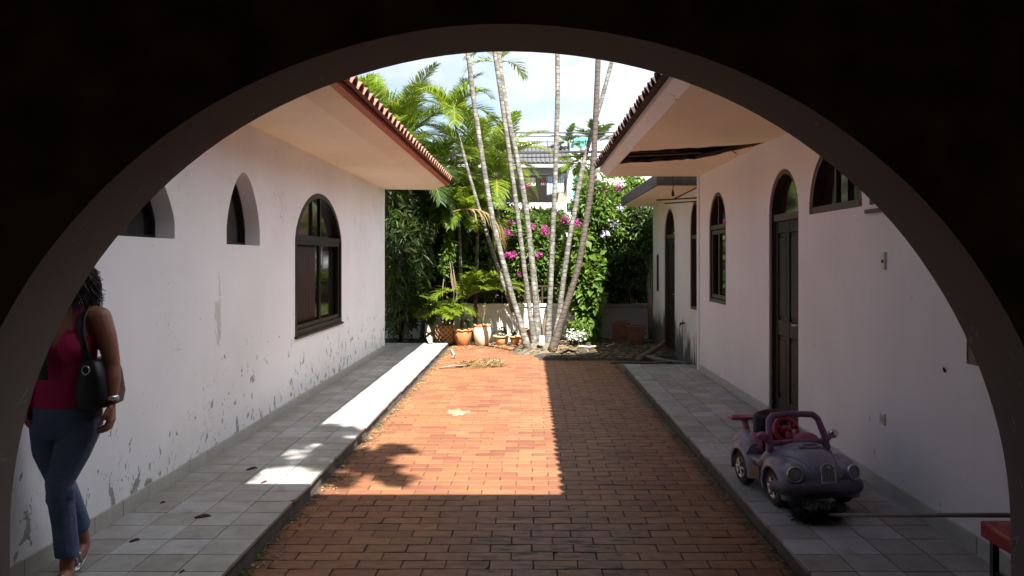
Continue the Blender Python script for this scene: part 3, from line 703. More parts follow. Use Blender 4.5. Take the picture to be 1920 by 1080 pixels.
# ------------------------------------------------------------------ street side: houses across the road
def mat_flat(n, c, r=0.8, **k): return simple(n, c, r, **k)
M['white_h'] = plaster('far_white_paint', (0.62, 0.62, 0.63)); M['teal'] = simple('teal_paint', (0.10, 0.42, 0.36), 0.7, var=0.15)
M['tanwall'] = simple('tan_back_wall', (0.34, 0.27, 0.20), 0.9); M['greytile'] = simple('grey_roof_tile', (0.075, 0.075, 0.078), 0.9, var=0.4, nscale=20)
M['greybeam'] = simple('grey_beam', (0.36, 0.37, 0.36), 0.8); M['brickcol'] = simple('red_brick_column', (0.40, 0.17, 0.11), 0.9, nscale=8)
YF = 27.0
def bz(u0, v0, u1, v1, ya, yb):
    a = P(u0, v1, ya); b = P(u1, v0, ya); return ((a.x, ya, a.z), (b.x, yb, b.z))
OH = thing('opposite_house', 'white two storey house across the street with a laundry terrace', 'house', (0, YF, 0))
a = MB(); a.box((-6, YF, -0.2), (3.4, YF + 0.25, P(0, 398, YF).z)); obj('wall', a, M['white_h'], OH); a = MB(); a.box((-6, YF + 5, -0.2), (3.4, YF + 5.2, 5.2)); obj('rear_wall', a, M['white_h'], OH)
a = MB(); a.box(*bz(800, 380, 1062, 398, YF - 0.1, YF + 0.3)); o = obj('terrace_parapet', a, M['white_h'], OH)
a = MB(); a.box((-6, YF + 0.31, 3.05), (3.4, YF + 4.99, 3.2)); obj('terrace_floor', a, M['concrete'], OH)
a = MB(); a.box((-6, YF + 2.6, 3.2), (1.4, YF + 2.75, 5.1)); obj('back_wall', a, M['tanwall'], OH)
a = MB(); a.box(*bz(800, 317, 1064, 326, YF + 0.05, YF + 0.35)); obj('beam', a, M['greybeam'], OH)
a = MB()
zz0, zz1 = P(0, 316, YF).z, P(0, 293, YF).z
for k in range(40):
    x = -4.6 + k * 0.15
    a.loft([[Vector((x + 0.075 + 0.075 * math.cos(t), YF - 0.7 + q * 3.2, zz0 + 0.08 + q * 1.0 + 0.06 * math.sin(t))) for t in [math.pi * j / 6 for j in range(7)]] for q in (0, 0.5, 1)], 0, False, False)
a.add([(-4.6, YF - 0.68, zz0 + 0.07), (1.4, YF - 0.68, zz0 + 0.07), (1.4, YF + 2.5, zz0 + 1.07), (-4.6, YF + 2.5, zz0 + 1.07)], [(0, 1, 2, 3)]); obj('tiled_awning', a, M['greytile'], OH, fix=False)
a = MB(); a.box(*bz(1063, 308, 1075, 380, YF - 0.15, YF + 0.1)); obj('column', a, M['white_h'], OH)
a = MB(); a.box(*bz(1062, 300, 1076, 307.8, YF - 0.17, YF + 0.12)); obj('column_head', a, M['brickcol'], OH)
a = MB(); a.box((-6, YF + 4.5, 5.2), (3.4, YF + 5.3, P(0, 281, YF + 5).z)); a.box(*bz(938, 277, 1042, 292, YF + 3.0, YF + 3.3)); obj('upper_parapet', a, M['white_h'], OH)
a = MB()
for k in range(5): a.box((-2.6 + k * 1.15, YF - 0.012, 1.3), (-2.0 + k * 1.15, YF - 0.001, 2.4))
obj('window', a, M['glass'], OH)
TH = thing('teal_building', 'teal painted building with pale corner beyond the palm trunks', 'building', (2.0, 30, 0))
a = MB(); a.box(*bz(1076, 330, 1118, 700, 27.6, 33)); a.box(*bz(1076, 257, 1106, 290, 33.2, 36)); obj('wall', a, M['teal'], TH)
a = MB(); a.box(*bz(1119, 300, 1124, 700, 27.5, 32)); obj('corner_pier', a, M['white_h'], TH)
WH = thing('white_building', 'white building with stepped gable at far right behind the roof', 'building', (4.5, 31, 0))
a = MB()
gp = [P(1125, 700, 31), P(1125, 300, 31), P(1132, 284, 31), P(1150, 252, 31), P(1260, 252, 31), P(1260, 700, 31)]
a.prism([(p.x, p.z) for p in gp], 'y', 31, 36); obj('wall', a, M['white_h'], WH)
a = MB(); a.box(*bz(1120, 700, 1260, 701, 30.6, 31)); 
a = MB(); a.box((P(1128, 0, 31).x, 30.97, 3.2), (P(1140, 0, 31).x, 30.999, 4.3)); obj('window', a, M['glass'], WH)
TK = thing('water_tank', 'white domed water tank on the roof across the street', 'tank', P(970, 286, 33))
c = P(970, 286, 33); a = MB(); a.lathe([(0.0, -0.6), (0.80, -0.6), (0.80, 0.05), (0.74, 0.25), (0.55, 0.45), (0.25, 0.58), (0, 0.62)], c, 24); obj('tank_shell', a, M['white_h'], TK, smooth=True)
a = MB(); a.lathe([(0.0, 0.6), (0.14, 0.6), (0.14, 0.68), (0, 0.68)], c, 14); obj('tank_lid', a, M['greybeam'], TK)
# coil fence on the opposite roof
a = MB(); y = 30.0; pa = P(950, 268, y); pb = P(1048, 266, y)
for v in (266, 274): 
    q0, q1 = P(945, v, y), P(1048, v, y); a.tube([q0, q1], 0.014, 5)
pts = []
for k in range(41): pts.append(P(945 + 103 * k / 40, 266 if k % 2 else 274, y))
a.tube(pts, 0.010, 4)
for k in range(6): a.tube([P(947 + k * 20, 262, y), P(947 + k * 20, 281, y)], 0.014, 5)
tag(obj('wire_fence', a, M['cable']), 'dark zigzag wire fence along the roof edge across the street', 'fence')
# laundry on the terrace
ln = MB(); q0, q1 = P(940, 333, YF - 0.25), P(1062, 324, YF - 0.25); ln.tube([q0, (q0 + q1) / 2 + Vector((0, 0, -0.05)), q1], 0.008, 5); tag(obj('clothes_line', ln, M['cable']), 'clothes line strung along the terrace opposite', 'clothes line')
def cloth(name, label, u0, u1, v0, v1, c, kind='sheet'):
    m = simple(name + '_fabric', c, 0.9, var=0.12); mb = MB()
    y = YF - 0.25; nx, nz_ = 10, 8
    def sheet(u0, u1, v0, v1, ph):
        rings = []
        for j in range(nz_ + 1):
            row = []
            for i in range(nx + 1):
                p = P(u0 + (u1 - u0) * i / nx, v0 + (v1 - v0) * j / nz_, y); p.y += 0.035 * math.sin(i * 1.7 + ph) * (0.4 + j / nz_) ; row.append(p)
            back = [q + Vector((0, 0.05, 0)) for q in reversed(row)]
            rings.append(row + back)
        mb.loft(rings, 0, True)
    if kind == 'sheet': sheet(u0, u1, v0, v1, 0)
    else:
        um = (u0 + u1) / 2; vm = v0 + (v1 - v0) * 0.3
        sheet(u0, u1, v0, vm, 0.5); sheet(u0, um - 0.6, vm + 0.05, v1, 1.2); sheet(um + 0.6, u1, vm + 0.05, v1 - 0.8, 2.6)
    tag(obj(name, mb, m, smooth=True), label, 'laundry', 'laundry drying on the terrace opposite')
cloth('hanging_shirt', 'cream shirt hung leftmost on the terrace clothes line', 986, 1004, 333, 349, (0.72, 0.66, 0.5))
cloth('hanging_towel', 'small maroon towel between the cream shirt and blue jeans', 1012, 1023, 333, 348, (0.24, 0.11, 0.11))
cloth('hanging_jeans', 'light blue jeans hung left of the upright palm trunk', 1025, 1038, 331, 366, (0.42, 0.50, 0.64), 'j')
cloth('hanging_trousers', 'pale washed blue trousers hung right of the upright palm trunk', 1045, 1057, 325, 362, (0.55, 0.65, 0.74), 'j')
# overhead cables across the street
def cable(v0, v1, Y, r, label, u0=820, u1=1330, sag=3.0, twist=0):
    mb = MB(); pts = []
    for k in range(25):
        t = k / 24; pts.append(P(u0 + (u1 - u0) * t, v0 + (v1 - v0) * t + sag * 4 * t * (1 - t), Y))
    mb.tube(pts, r, 6)
    if twist:
        for q in range(twist): mb.tube([p + Vector((0, 0.03 * math.cos(i * 0.9 + q * 2), 0.035 * math.sin(i * 1.1 + q * 2))) for i, p in enumerate(pts)], r * 0.6, 5)
    tag(obj('utility_cable', mb, M['cable']), label, 'cable', 'overhead cables crossing the street')
cable(247, 245, 22, 0.018, 'topmost overhead cable crossing the street', sag=3)
cable(253, 250, 22.2, 0.013, 'second overhead cable just under the topmost one', sag=4)
cable(287, 279, 22, 0.035, 'thick bundled overhead cable above the grey tiled awning', sag=2, twist=2)
cable(296, 288, 22.1, 0.014, 'thin overhead cable just under the thick bundle', sag=2)
tag(blanket('road', lambda x, y: 0.0, -40, 40, 18.6, 25.5, 8, 4, M['concrete'], -0.10), kind='structure')

# ------------------------------------------------------------------ foliage builders
def leafcloud(mb, rg, n, blobs, size, m=0, asp=0.45, droop=0.25, shell=0.45, out=0.6):
    ws = np.array([(r[0] * r[1] * r[2]) ** 0.6667 for c, r in blobs]); ws /= ws.sum()
    idx = rg.choice(len(blobs), n, p=ws)
    cs = np.array([list(b[0]) for b in blobs])[idx]; rs = np.array([list(b[1]) for b in blobs])[idx]
    d = rg.normal(size=(n, 3)); d /= np.linalg.norm(d, axis=1)[:, None]
    rad = rg.random(n) ** shell
    p = cs + d * rs * rad[:, None]
    ax = rg.normal(size=(n, 3)) * 0.8 + d * out + np.array([0, 0, -droop]); ax /= np.linalg.norm(ax, axis=1)[:, None]
    up = rg.normal(size=(n, 3)) * 0.5 + np.array([0, -0.25, 1.0]); s = np.cross(ax, up); s /= np.linalg.norm(s, axis=1)[:, None] + 1e-9
    nn = np.cross(s, ax)
    L_ = size * rg.uniform(0.55, 1.35, n)[:, None]; W = L_ * asp * 0.5
    b = p; t = p + ax * L_ - nn * L_ * 0.12; mid = p + ax * L_ * 0.45
    l = mid + s * W + nn * W * 0.35; r = mid - s * W + nn * W * 0.35
    V = np.stack([b, l, t, r], 1).reshape(-1, 3).tolist()
    o = len(mb.v); mb.v.extend(V)
    for i in range(n):
        k = o + 4 * i; mb.f.append((k, k + 1, k + 2)); mb.f.append((k, k + 2, k + 3))
    mb.m.extend([m] * (2 * n))
def lumps(rg, c, r, n, frac=0.42):
    out_ = []
    for k in range(n):
        d = rg.normal(size=3); d /= np.linalg.norm(d); q = rg.uniform(0.45, 1.0)
        cc = np.array(c) + d * np.array(r) * q * (1 - frac * 0.6); f = rg.uniform(0.6, 1.25) * frac
        out_.append((cc, np.array(r) * f))
    return out_
def frond(mb, base, az, elev, length, droop, rg, nleaf=26, ll=0.42, lw=0.03, m=0, mr=1, vlift=0.35, hang=0.5, start=0.14):
    d0 = np.array([math.cos(az), math.sin(az), 0.0]); side = np.array([-math.sin(az), math.cos(az), 0.0]); up = np.array([0, 0, 1.0])
    p = np.array(base, dtype=float); N_ = 14; pts = [p.copy()]; dirs = []; e = elev
    for k in range(N_):
        t = (k + 1) / N_; e = elev - droop * t ** 1.3
        dd = d0 * math.cos(e) + up * math.sin(e); dirs.append(dd); p = p + dd * length / N_; pts.append(p.copy())
    dirs.append(dirs[-1])
    mb.tube(pts, [0.018 * (1 - 0.85 * k / N_) * (length / 1.6) for k in range(N_ + 1)], 4, mr, False)
    for k in range(nleaf):
        s = start + (1 - start) * (k + 0.5) / nleaf; x = s * N_; i = min(int(x), N_ - 1); f = x - i
        q = pts[i] * (1 - f) + pts[i + 1] * f; dd = dirs[i]; nrm = np.cross(side, dd); nrm = nrm if nrm[2] > -2 else -nrm
        nrm = -np.cross(dd, side) * -1.0
        if nrm[2] < 0: nrm = -nrm
        prof = math.sin(math.pi * min(1, 0.18 + 0.82 * s) ** 0.9) * 0.75 + 0.3
        for sg in (-1, 1):
            l = ll * prof * rg.uniform(0.82, 1.12); fw = 0.75 + 0.6 * s
            a = dd * fw + side * sg * 1.0 + nrm * vlift; a /= np.linalg.norm(a)
            a += rg.normal(size=3) * 0.07
            w = np.cross(a, nrm); w /= np.linalg.norm(w) + 1e-9; w = w * lw * 0.5
            h = hang * rg.uniform(0.6, 1.4)
            q1 = q + a * l * 0.45 - up * h * l * 0.05; q2 = q + a * l * 0.8 - up * h * l * 0.22; q3 = q + a * l * 1.02 - up * h * l * 0.50
            o = len(mb.v)
            mb.v.extend([tuple(q - w * 0.6), tuple(q + w * 0.6), tuple(q1 - w), tuple(q1 + w), tuple(q2 - w * 0.7), tuple(q2 + w * 0.7), tuple(q3)])
            mb.f.extend([(o, o + 1, o + 3, o + 2), (o + 2, o + 3, o + 5, o + 4), (o + 4, o + 5, o + 6)]); mb.m.extend([m] * 3)

def crown(mb, c, rg, n, length, elev=(0.2, 1.3), droop=(1.0, 1.7), **k):
    a0 = rg.uniform(0, 6.28)
    for i in range(n):
        u = (i + 0.5) / n
        frond(mb, c, a0 + i * 2.39996 + rg.uniform(-0.2, 0.2), elev[1] - (elev[1] - elev[0]) * u, length * rg.uniform(0.8, 1.15), rg.uniform(*droop), rg, **k)

# ------------------------------------------------------------------ the fan of slender palm trunks
mo = MB(); rg = np.random.default_rng(2); rings = []
for k in range(7):
    t = k / 6; rr = 0.52 * (1 - t) ** 0.8 + 0.03
    rings.append([Vector((0.18 + math.cos(a) * rr * 1.15 * (1 + 0.12 * math.sin(3 * a + 1)), 14.95 + math.sin(a) * rr * 1.1, -0.14 + 0.24 * t ** 0.8 + 0.012 * math.sin(9 * a + k))) for a in [2 * math.pi * j / 28 for j in range(28)]])
mo.loft(rings); MO = tag(obj('root_mound', mo, M['mound'], smooth=True), kind='structure')
T = [
 ('pale ringed palm trunk leaning farthest left from the mound', [(990, 656), (975, 602), (960, 556), (940, 480), (923, 410), (908, 320), (895, 235), (885, 165), (877, 95)], 14.7, 14.9, 0.066, 0.046, 8.2, 't'),
 ('thin palm trunk third from the right edge of the fan, bowing left', [(1003, 648), (994, 590), (984, 510), (974, 430), (965, 360), (953, 275), (941, 190), (927, 95)], 14.9, 15.0, 0.058, 0.042, 9.0, 't'),
 ('thickest pale trunk in the middle of the fan of palms', [(1010, 650), (1004, 570), (998, 500), (990, 420), (980, 350), (966, 280), (950, 205), (941, 150), (934, 95)], 14.95, 15.2, 0.070, 0.044, 9.2, 't'),
 ('slender trunk low behind the middle pair, standing close to the wall', [(1014, 640), (1009, 580), (1001, 500), (989, 410), (977, 350), (968, 300)], 15.3, 15.6, 0.05, 0.04, 5.6, 't'),
 ('almost upright palm trunk dark at its top, in front of the laundry', [(1026, 648), (1030, 590), (1034, 500), (1037, 420), (1041, 340), (1044, 240), (1046, 170), (1045, 95)], 14.95, 15.0, 0.064, 0.044, 9.0, 't'),
 ('ringed palm trunk leaning right and curving beside the dark one', [(1040, 646), (1048, 590), (1057, 520), (1067, 450), (1078, 395), (1085, 350), (1098, 290), (1115, 230), (1130, 180), (1146, 120)], 15.0, 15.2, 0.066, 0.042, 6.3, 't'),
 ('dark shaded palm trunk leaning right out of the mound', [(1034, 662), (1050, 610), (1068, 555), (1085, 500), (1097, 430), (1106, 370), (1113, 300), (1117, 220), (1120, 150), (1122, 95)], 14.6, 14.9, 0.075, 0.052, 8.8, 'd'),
]
for i, (lab, pts, ya, yb, r0, r1, top, kind) in enumerate(T):
    n = len(pts); q = [P(u, v, ya + (yb - ya) * k / (n - 1)) for k, (u, v) in enumerate(pts)]
    q[0].z = min(q[0].z, -0.02)
    d = (q[-1] - q[-2]).normalized()
    while q[-1].z < top - 0.3: q.append(q[-1] + d * 0.5); d = (d + Vector((0, 0, 0.03))).normalized()
    # resample with slight ring swelling
    fine = []; 
    for a_, b_ in zip(q[:-1], q[1:]):
        for s in range(4): fine.append(a_.lerp(b_, s / 4))
    fine.append(q[-1]); m_ = len(fine)
    for _ in range(2): fine = [fine[0]] + [(fine[k - 1] + fine[k] * 2 + fine[k + 1]) / 4 for k in range(1, m_ - 1)] + [fine[-1]]
    rad = [0.82 * (r0 + (r1 - r0) * k / (m_ - 1)) * (1.5 - 0.5 * min(1, k / 4)) * (1 + 0.10 * mnoise.noise(Vector((i * 7.0, k * 0.9, 0)))) for k in range(m_)]
    th = thing('palm_tree', lab, 'palm tree', fine[0], 'slender palms fanning out of the mound')
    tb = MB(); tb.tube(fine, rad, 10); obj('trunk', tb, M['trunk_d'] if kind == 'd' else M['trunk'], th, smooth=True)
    cb_ = MB(); rg = np.random.default_rng(50 + i)
    if i == 5:
        for az, el in ((0.2, -0.2), (2.6, 0.3), (4.2, 0.0), (1.2, 0.5)): frond(cb_, fine[-1], az, el, 0.8, 1.3, rg, nleaf=16, ll=0.25, m=0, mr=0, hang=1.2)
        frond(cb_, fine[-1], -0.15, 0.1, 1.05, 1.9, rg, nleaf=22, ll=0.25, m=0, mr=0, hang=1.6)
        obj('dry_crown', cb_, M['frond_dead'], th, fix=False)
    elif i == 3:
        crown(cb_, fine[-1], rg, 5, 0.9, nleaf=18, ll=0.3); obj('crown', cb_, [M['frond'], M['rachis']], th, fix=False)
    else:
        crown(cb_, fine[-1], rg, 8, 1.7, nleaf=22, ll=0.45, lw=0.035); obj('crown', cb_, [M['frond'], M['rachis']], th, fix=False)

# ------------------------------------------------------------------ leafy garden palms on the left
def palm(lab, base, top, n, length, seed, mat='frond', tr=0.045, bow=0.0, elev=(0.1, 1.35), droop=(1.0, 1.8), nleaf=40, ll=0.46, lw=0.022, group='feathery palms at the back of the garden'):
    base, top = Vector(base), Vector(top); th = thing('feather_palm', lab, 'palm tree', base, group); rg = np.random.default_rng(seed)
    pts = [base.lerp(top, k / 10) + Vector((bow * math.sin(math.pi * k / 10), 0, 0)) for k in range(11)]
    tb = MB(); tb.tube(pts, [tr * (1.15 - 0.35 * k / 10) for k in range(11)], 8); obj('trunk', tb, M['trunk'], th, smooth=True)
    cb_ = MB(); crown(cb_, pts[-1], rg, n, length, elev, droop, nleaf=int(nleaf * 1.45), ll=ll, lw=lw)
    obj('crown', cb_, [M[mat], M['rachis']], th, fix=False)
    return th
def gnd(u, Y, z=-0.1): p = P(u, 500, Y); return Vector((p.x, Y, z))
palm('slim palm with pale stem and open crown against the blue sky', P(962, 585, 16.2), P(849, 215, 16.2), 10, 1.35, 11, 'frond', 0.036, -0.05, (0.05, 1.4), (1.0, 1.9), 40, 0.42)
palm('tall feathery palm rising just behind the left roof tiles', gnd(690, 18.5), P(705, 255, 18.5), 15, 2.1, 12, 'frond', 0.05, 0, (0.3, 1.5), (0.6, 1.5), 46, 0.55)
palm('bright feathery palm between the left roof and the slim palm', gnd(760, 19.0), P(760, 262, 19.0), 15, 1.9, 13, 'frond', 0.05, 0, (0.1, 1.5), (0.8, 1.6), 46, 0.52)
palm('tall palm farthest left with fronds over the roof tiles', gnd(655, 17.5), P(640, 235, 17.5), 12, 1.7, 25, 'frond', 0.05, 0, (0.2, 1.4), (0.7, 1.5), 42, 0.5)
palm('yellow green palm low beside the eave corner', gnd(745, 17.5), P(728, 290, 17.5), 13, 1.3, 14, 'frond_y', 0.045, 0, (-0.1, 1.3), (0.8, 1.6), 38, 0.40)
palm('green palm filling the gap below the slim crown', gnd(815, 18.2), P(818, 320, 18.2), 15, 1.5, 26, 'frond', 0.045, 0, (-0.1, 1.4), (0.8, 1.6), 40, 0.45)
palm('palm behind the slim stem with arching fronds', gnd(880, 19.5), P(885, 300, 19.5), 14, 1.8, 15, 'frond', 0.05, 0, (0.0, 1.4), (0.8, 1.6), 44, 0.48)
palm('yellow green palm just left of the middle trunks', gnd(945, 18.0), P(930, 335, 18.0), 14, 1.25, 16, 'frond_y', 0.045, 0, (-0.2, 1.3), (0.9, 1.8), 40, 0.42)
palm('broad fronded palm touching the overhead cables', gnd(925, 20.5), P(940, 296, 20.5), 11, 1.5, 17, 'frond_y', 0.05, 0, (0.3, 1.3), (0.7, 1.4), 44, 0.48, 0.026)
palm('low sunlit palm before the sunlit one by the trunks', gnd(890, 17.0), P(896, 400, 17.0), 12, 1.1, 27, 'frond', 0.045, 0, (-0.3, 1.2), (0.9, 1.7), 36, 0.38)
palm('dark palm in shade beside the end of the left house', gnd(760, 16.0), P(770, 330, 16.0), 13, 1.4, 18, 'frond_d', 0.045, 0, (-0.2, 1.2), (0.9, 1.7), 38, 0.42)
palm('dark bushy palm below the eave corner', gnd(790, 17.0), P(815, 375, 17.0), 15, 1.3, 19, 'frond_d', 0.045, 0, (-0.3, 1.3), (0.9, 1.7), 38, 0.42)
palm('palm with one browned hanging frond over the pots', gnd(868, 16.6), P(860, 392, 16.6), 11, 0.95, 20, 'frond', 0.04, 0, (-0.1, 1.2), (1.0, 1.8), 34, 0.34)
palm('small palm standing on the roof across the street', P(1066, 284, 29), P(1066, 268, 29), 9, 0.9, 21, 'frond_d', 0.05, 0, (0.0, 1.2), (0.8, 1.5), 22, 0.25, 0.03, 'palms across the street')
palm('palm with drooping fronds in front of the teal wall', gnd(1090, 24, 0), P(1086, 305, 24), 11, 1.0, 22, 'frond', 0.06, 0, (-0.4, 0.9), (0.9, 1.5), 28, 0.38, 0.03, 'palms across the street')
palm('palm tuft rising behind the two right hand trunks', gnd(1120, 23, 0), P(1117, 268, 23), 8, 0.9, 23, 'frond_d', 0.05, 0, (0.3, 1.3), (0.6, 1.2), 28, 0.32, 0.03, 'palms across the street')
# the browned hanging frond and the low fan of fresh fronds over the pots
fb = MB(); rg = np.random.default_rng(31); frond(fb, P(848, 398, 16.0), -0.25, 0.35, 1.5, 1.9, rg, 34, 0.42, 0.032, 0, 0, 0.1, 1.3); tag(obj('dead_frond', fb, M['frond_dead'], fix=False), 'big browned palm frond hanging over the fern leaves', 'palm frond')
def clump(name, lab, cat, base, fr, mat, seed, nleaf=24, ll=0.34, lw=0.026, group=None):
    base = Vector(base); th = thing(name, lab, cat, base, group); rg = np.random.default_rng(seed); mb = MB()
    for (az, el, le, dr) in fr: frond(mb, base + Vector((rg.uniform(-.04, .04), rg.uniform(-.04, .04), 0)), az, el, le, dr, rg, nleaf, ll, lw)
    obj('foliage', mb, [M[mat], M['rachis']], th, fix=False); return th
def fan(n, seed, el=(0.3, 1.3), le=(0.8, 1.2), dr=(1.1, 2.0)):
    q = random.Random(seed); return [(k * 2.4 + q.uniform(-.3, .3), q.uniform(*el), q.uniform(*le), q.uniform(*dr)) for k in range(n)]
clump('young_palm', 'young palm with fresh green fronds growing from the basket pot', 'palm', P(833, 600, 16.15), fan(11, 4, (0.5, 1.4), (0.65, 0.95), (1.0, 1.9)), 'frond', 41, 32, 0.30, 0.028, 'young palms by the pots')
clump('young_palm', 'young palm with long arching fronds behind the orange pot', 'palm', P(872, 560, 16.6), fan(12, 5, (0.5, 1.35), (0.75, 1.1), (0.9, 1.7)), 'frond', 42, 34, 0.34, 0.028, 'young palms by the pots')
clump('young_palm', 'low dark young palm at the end of the left path', 'palm', P(790, 600, 16.2), fan(10, 6, (0.3, 1.3), (0.7, 1.0)), 'frond_d', 43, 24, 0.32, 0.026, 'young palms by the pots')
clump('young_palm', 'yellowing young palm left of the leaning trunk', 'palm', P(916, 545, 16.7), fan(9, 7, (0.4, 1.3), (0.7, 1.0), (0.9, 1.7)), 'frond_y', 44, 26, 0.34, 0.026, 'young palms by the pots')

# ------------------------------------------------------------------ shrubs and trees
def shrub(name, lab, cat, c, r, n, size, mats, seed, nl=14, stem=True, asp=0.45, frac=0.42, group=None, flowers=None, fs=0.07, base=None, droop=0.3):
    c = Vector(c); rg = np.random.default_rng(seed); base = Vector(base) if base is not None else Vector((c.x, c.y, -0.1))
    th = thing(name, lab, cat, base, group); mb = MB(); lm = lumps(rg, c, r, nl, frac)
    for k, (mt, sh) in enumerate(mats): leafcloud(mb, rg, int(n * sh), lm, size, k, asp, droop)
    obj('foliage', mb, [M[m] for m, s in mats], th, fix=False)
    if stem:
        sb = MB()
        for k in range(6):
            e = Vector(lm[k % len(lm)][0]); mid = base.lerp(e, 0.5) + Vector(rg.normal(size=3) * 0.1); sb.tube([base + Vector(rg.normal(size=3) * 0.03), mid, e], [0.022, 0.014, 0.006], 6)
        obj('stems', sb, M['bark'], th, smooth=True)
    if flowers:
        fm, nf, where = flowers
        vol = [(r[0] * r[1] * r[2]) ** 0.667 for c_, r in where]
        for wh, vv in zip(where, vol):
            fb = MB(); leafcloud(fb, rg, max(6, int(nf * vv / sum(vol))), [wh], fs, 0, 0.85, 0.0, 0.6); obj('flower_cluster', fb, M[fm], th, fix=False)
    return th
def W(u, v, Y, ru, rv, ry): p = P(u, v, Y); return (tuple(p), (ru / F * Y, ry, rv / F * Y))
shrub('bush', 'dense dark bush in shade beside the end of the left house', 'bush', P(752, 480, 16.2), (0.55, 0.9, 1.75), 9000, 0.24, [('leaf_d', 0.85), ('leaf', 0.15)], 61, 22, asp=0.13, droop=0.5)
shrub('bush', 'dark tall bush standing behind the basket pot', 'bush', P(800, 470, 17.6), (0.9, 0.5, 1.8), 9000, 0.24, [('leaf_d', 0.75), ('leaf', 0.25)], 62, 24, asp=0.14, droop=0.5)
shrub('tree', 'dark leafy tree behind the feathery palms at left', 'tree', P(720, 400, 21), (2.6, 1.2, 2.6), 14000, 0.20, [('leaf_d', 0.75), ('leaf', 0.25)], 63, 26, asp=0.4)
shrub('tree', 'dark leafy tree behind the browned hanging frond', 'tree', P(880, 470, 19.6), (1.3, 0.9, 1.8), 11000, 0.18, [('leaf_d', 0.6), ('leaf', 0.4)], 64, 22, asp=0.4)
bg_f = [W(950, 436, 16.9, 11, 9, .2), W(956, 478, 16.9, 15, 6, .2), W(1058, 410, 17.0, 11, 6, .2), W(1080, 420, 17.0, 9, 9, .2), W(1000, 425, 17.1, 6, 6, .2), W(1010, 478, 17.1, 6, 4, .2), W(975, 515, 17, 4, 3, .15), W(956, 418, 17.1, 9, 4, .2), W(1022, 432, 17.1, 7, 10, .2), W(985, 350, 17.6, 9, 5, .2)]
shrub('bougainvillea', 'bougainvillea with magenta flowers over the white wall', 'bush', P(1000, 478, 17.6), (1.05, 0.5, 1.15), 17000, 0.115, [('leaf', 0.62), ('leaf_d', 0.18), ('leaf_l', 0.20)], 65, 44, flowers=('petal', 620, bg_f), fs=0.055)
shrub('bougainvillea', 'pink flowering bougainvillea sprig high beside the right roof', 'bush', P(1140, 372, 18.0), (0.5, 0.4, 0.45), 2200, 0.11, [('leaf_l', 0.6), ('leaf', 0.4)], 66, 10, flowers=('petal', 170, [W(1128, 362, 17.6, 13, 6, .15), W(1160, 352, 17.6, 6, 4, .1)]), fs=0.06)
shrub('bush', 'bright broad leaved bush right of the dark trunk', 'bush', P(1098, 530, 16.2), (0.50, 0.35, 1.05), 2600, 0.19, [('leaf_l', 0.65), ('leaf', 0.35)], 67, 16, asp=0.6, droop=0.5)
shrub('bush', 'tall sunlit bush with pale lilac flowers over the broad leaved one', 'bush', P(1122, 430, 17.4), (0.62, 0.5, 1.05), 8000, 0.12, [('leaf_l', 0.55), ('leaf', 0.45)], 68, 22, flowers=('petal_l', 120, [W(1150, 420, 17, 12, 9, .2), W(1135, 438, 16.9, 10, 7, .2), W(1165, 390, 17.1, 9, 7, .2), W(1090, 432, 17, 6, 5, .1)]), fs=0.06)
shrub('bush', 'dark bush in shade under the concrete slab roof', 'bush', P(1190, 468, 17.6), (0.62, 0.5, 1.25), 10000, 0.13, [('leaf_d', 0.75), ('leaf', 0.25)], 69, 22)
shrub('bush', 'low white flowering bush at the foot of the dark trunk', 'bush', P(1082, 622, 15.6), (0.28, 0.22, 0.25), 1500, 0.075, [('leaf_l', 0.55), ('leaf', 0.45)], 70, 10, flowers=('petal_w', 220, [W(1078, 628, 15.3, 22, 12, .15)]), fs=0.04)
shrub('vine', 'dark vine climbing the corner of the annex wall', 'vine', P(1222, 430, 16.75), (0.13, 0.14, 0.85), 900, 0.10, [('leaf_d', 0.7), ('leaf', 0.3)], 71, 10, frac=0.5)
shrub('tree', 'pale flowering tree behind the lilac flowered bush', 'tree', P(1168, 365, 20.5), (0.9, 0.6, 0.75), 5000, 0.13, [('leaf_l', 0.8), ('leaf', 0.2)], 72, 16, flowers=('petal_w', 350, [W(1150, 345, 20, 24, 10, .3)]), fs=0.07)
shrub('vine', 'light green vine climbing the dark leaves above the young palms', 'vine', P(838, 470, 16.4), (0.16, 0.18, 0.75), 1100, 0.10, [('leaf', 0.6), ('leaf_l', 0.4)], 73, 12, frac=0.45)
shrub('bush', 'leafy bush with a few pink flowers under the laundry terrace', 'bush', P(1012, 420, 19.0), (0.95, 0.4, 0.34), 6000, 0.11, [('leaf', 0.6), ('leaf_l', 0.25), ('leaf_d', 0.15)], 77, 18, flowers=('petal', 60, [W(985, 400, 18.6, 14, 7, .2), W(1040, 395, 18.6, 10, 6, .2)]), fs=0.055)
shrub('bush', 'bright bush with fine leaves before the teal building', 'bush', P(1096, 372, 19.5), (0.42, 0.4, 0.55), 4000, 0.11, [('leaf_l', 0.6), ('leaf', 0.4)], 78, 14)
shrub('bush', 'dark drooping bush hanging over the shade toned end of the garden wall', 'bush', P(1176, 520, 16.85), (0.62, 0.38, 0.55), 9000, 0.12, [('leaf_d', 0.9), ('leaf', 0.1)], 79, 20, droop=0.6, base=(2.2, 17.32, -0.1))
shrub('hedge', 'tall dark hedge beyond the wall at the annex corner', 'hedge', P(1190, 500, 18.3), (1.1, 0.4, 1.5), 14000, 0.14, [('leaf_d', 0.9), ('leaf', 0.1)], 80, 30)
shrub('hedge', 'dark hedge on the street side of the garden wall at left', 'hedge', P(870, 545, 18.0), (2.2, 0.4, 0.75), 8000, 0.14, [('leaf_d', 0.8), ('leaf', 0.2)], 75, 24, frac=0.35)
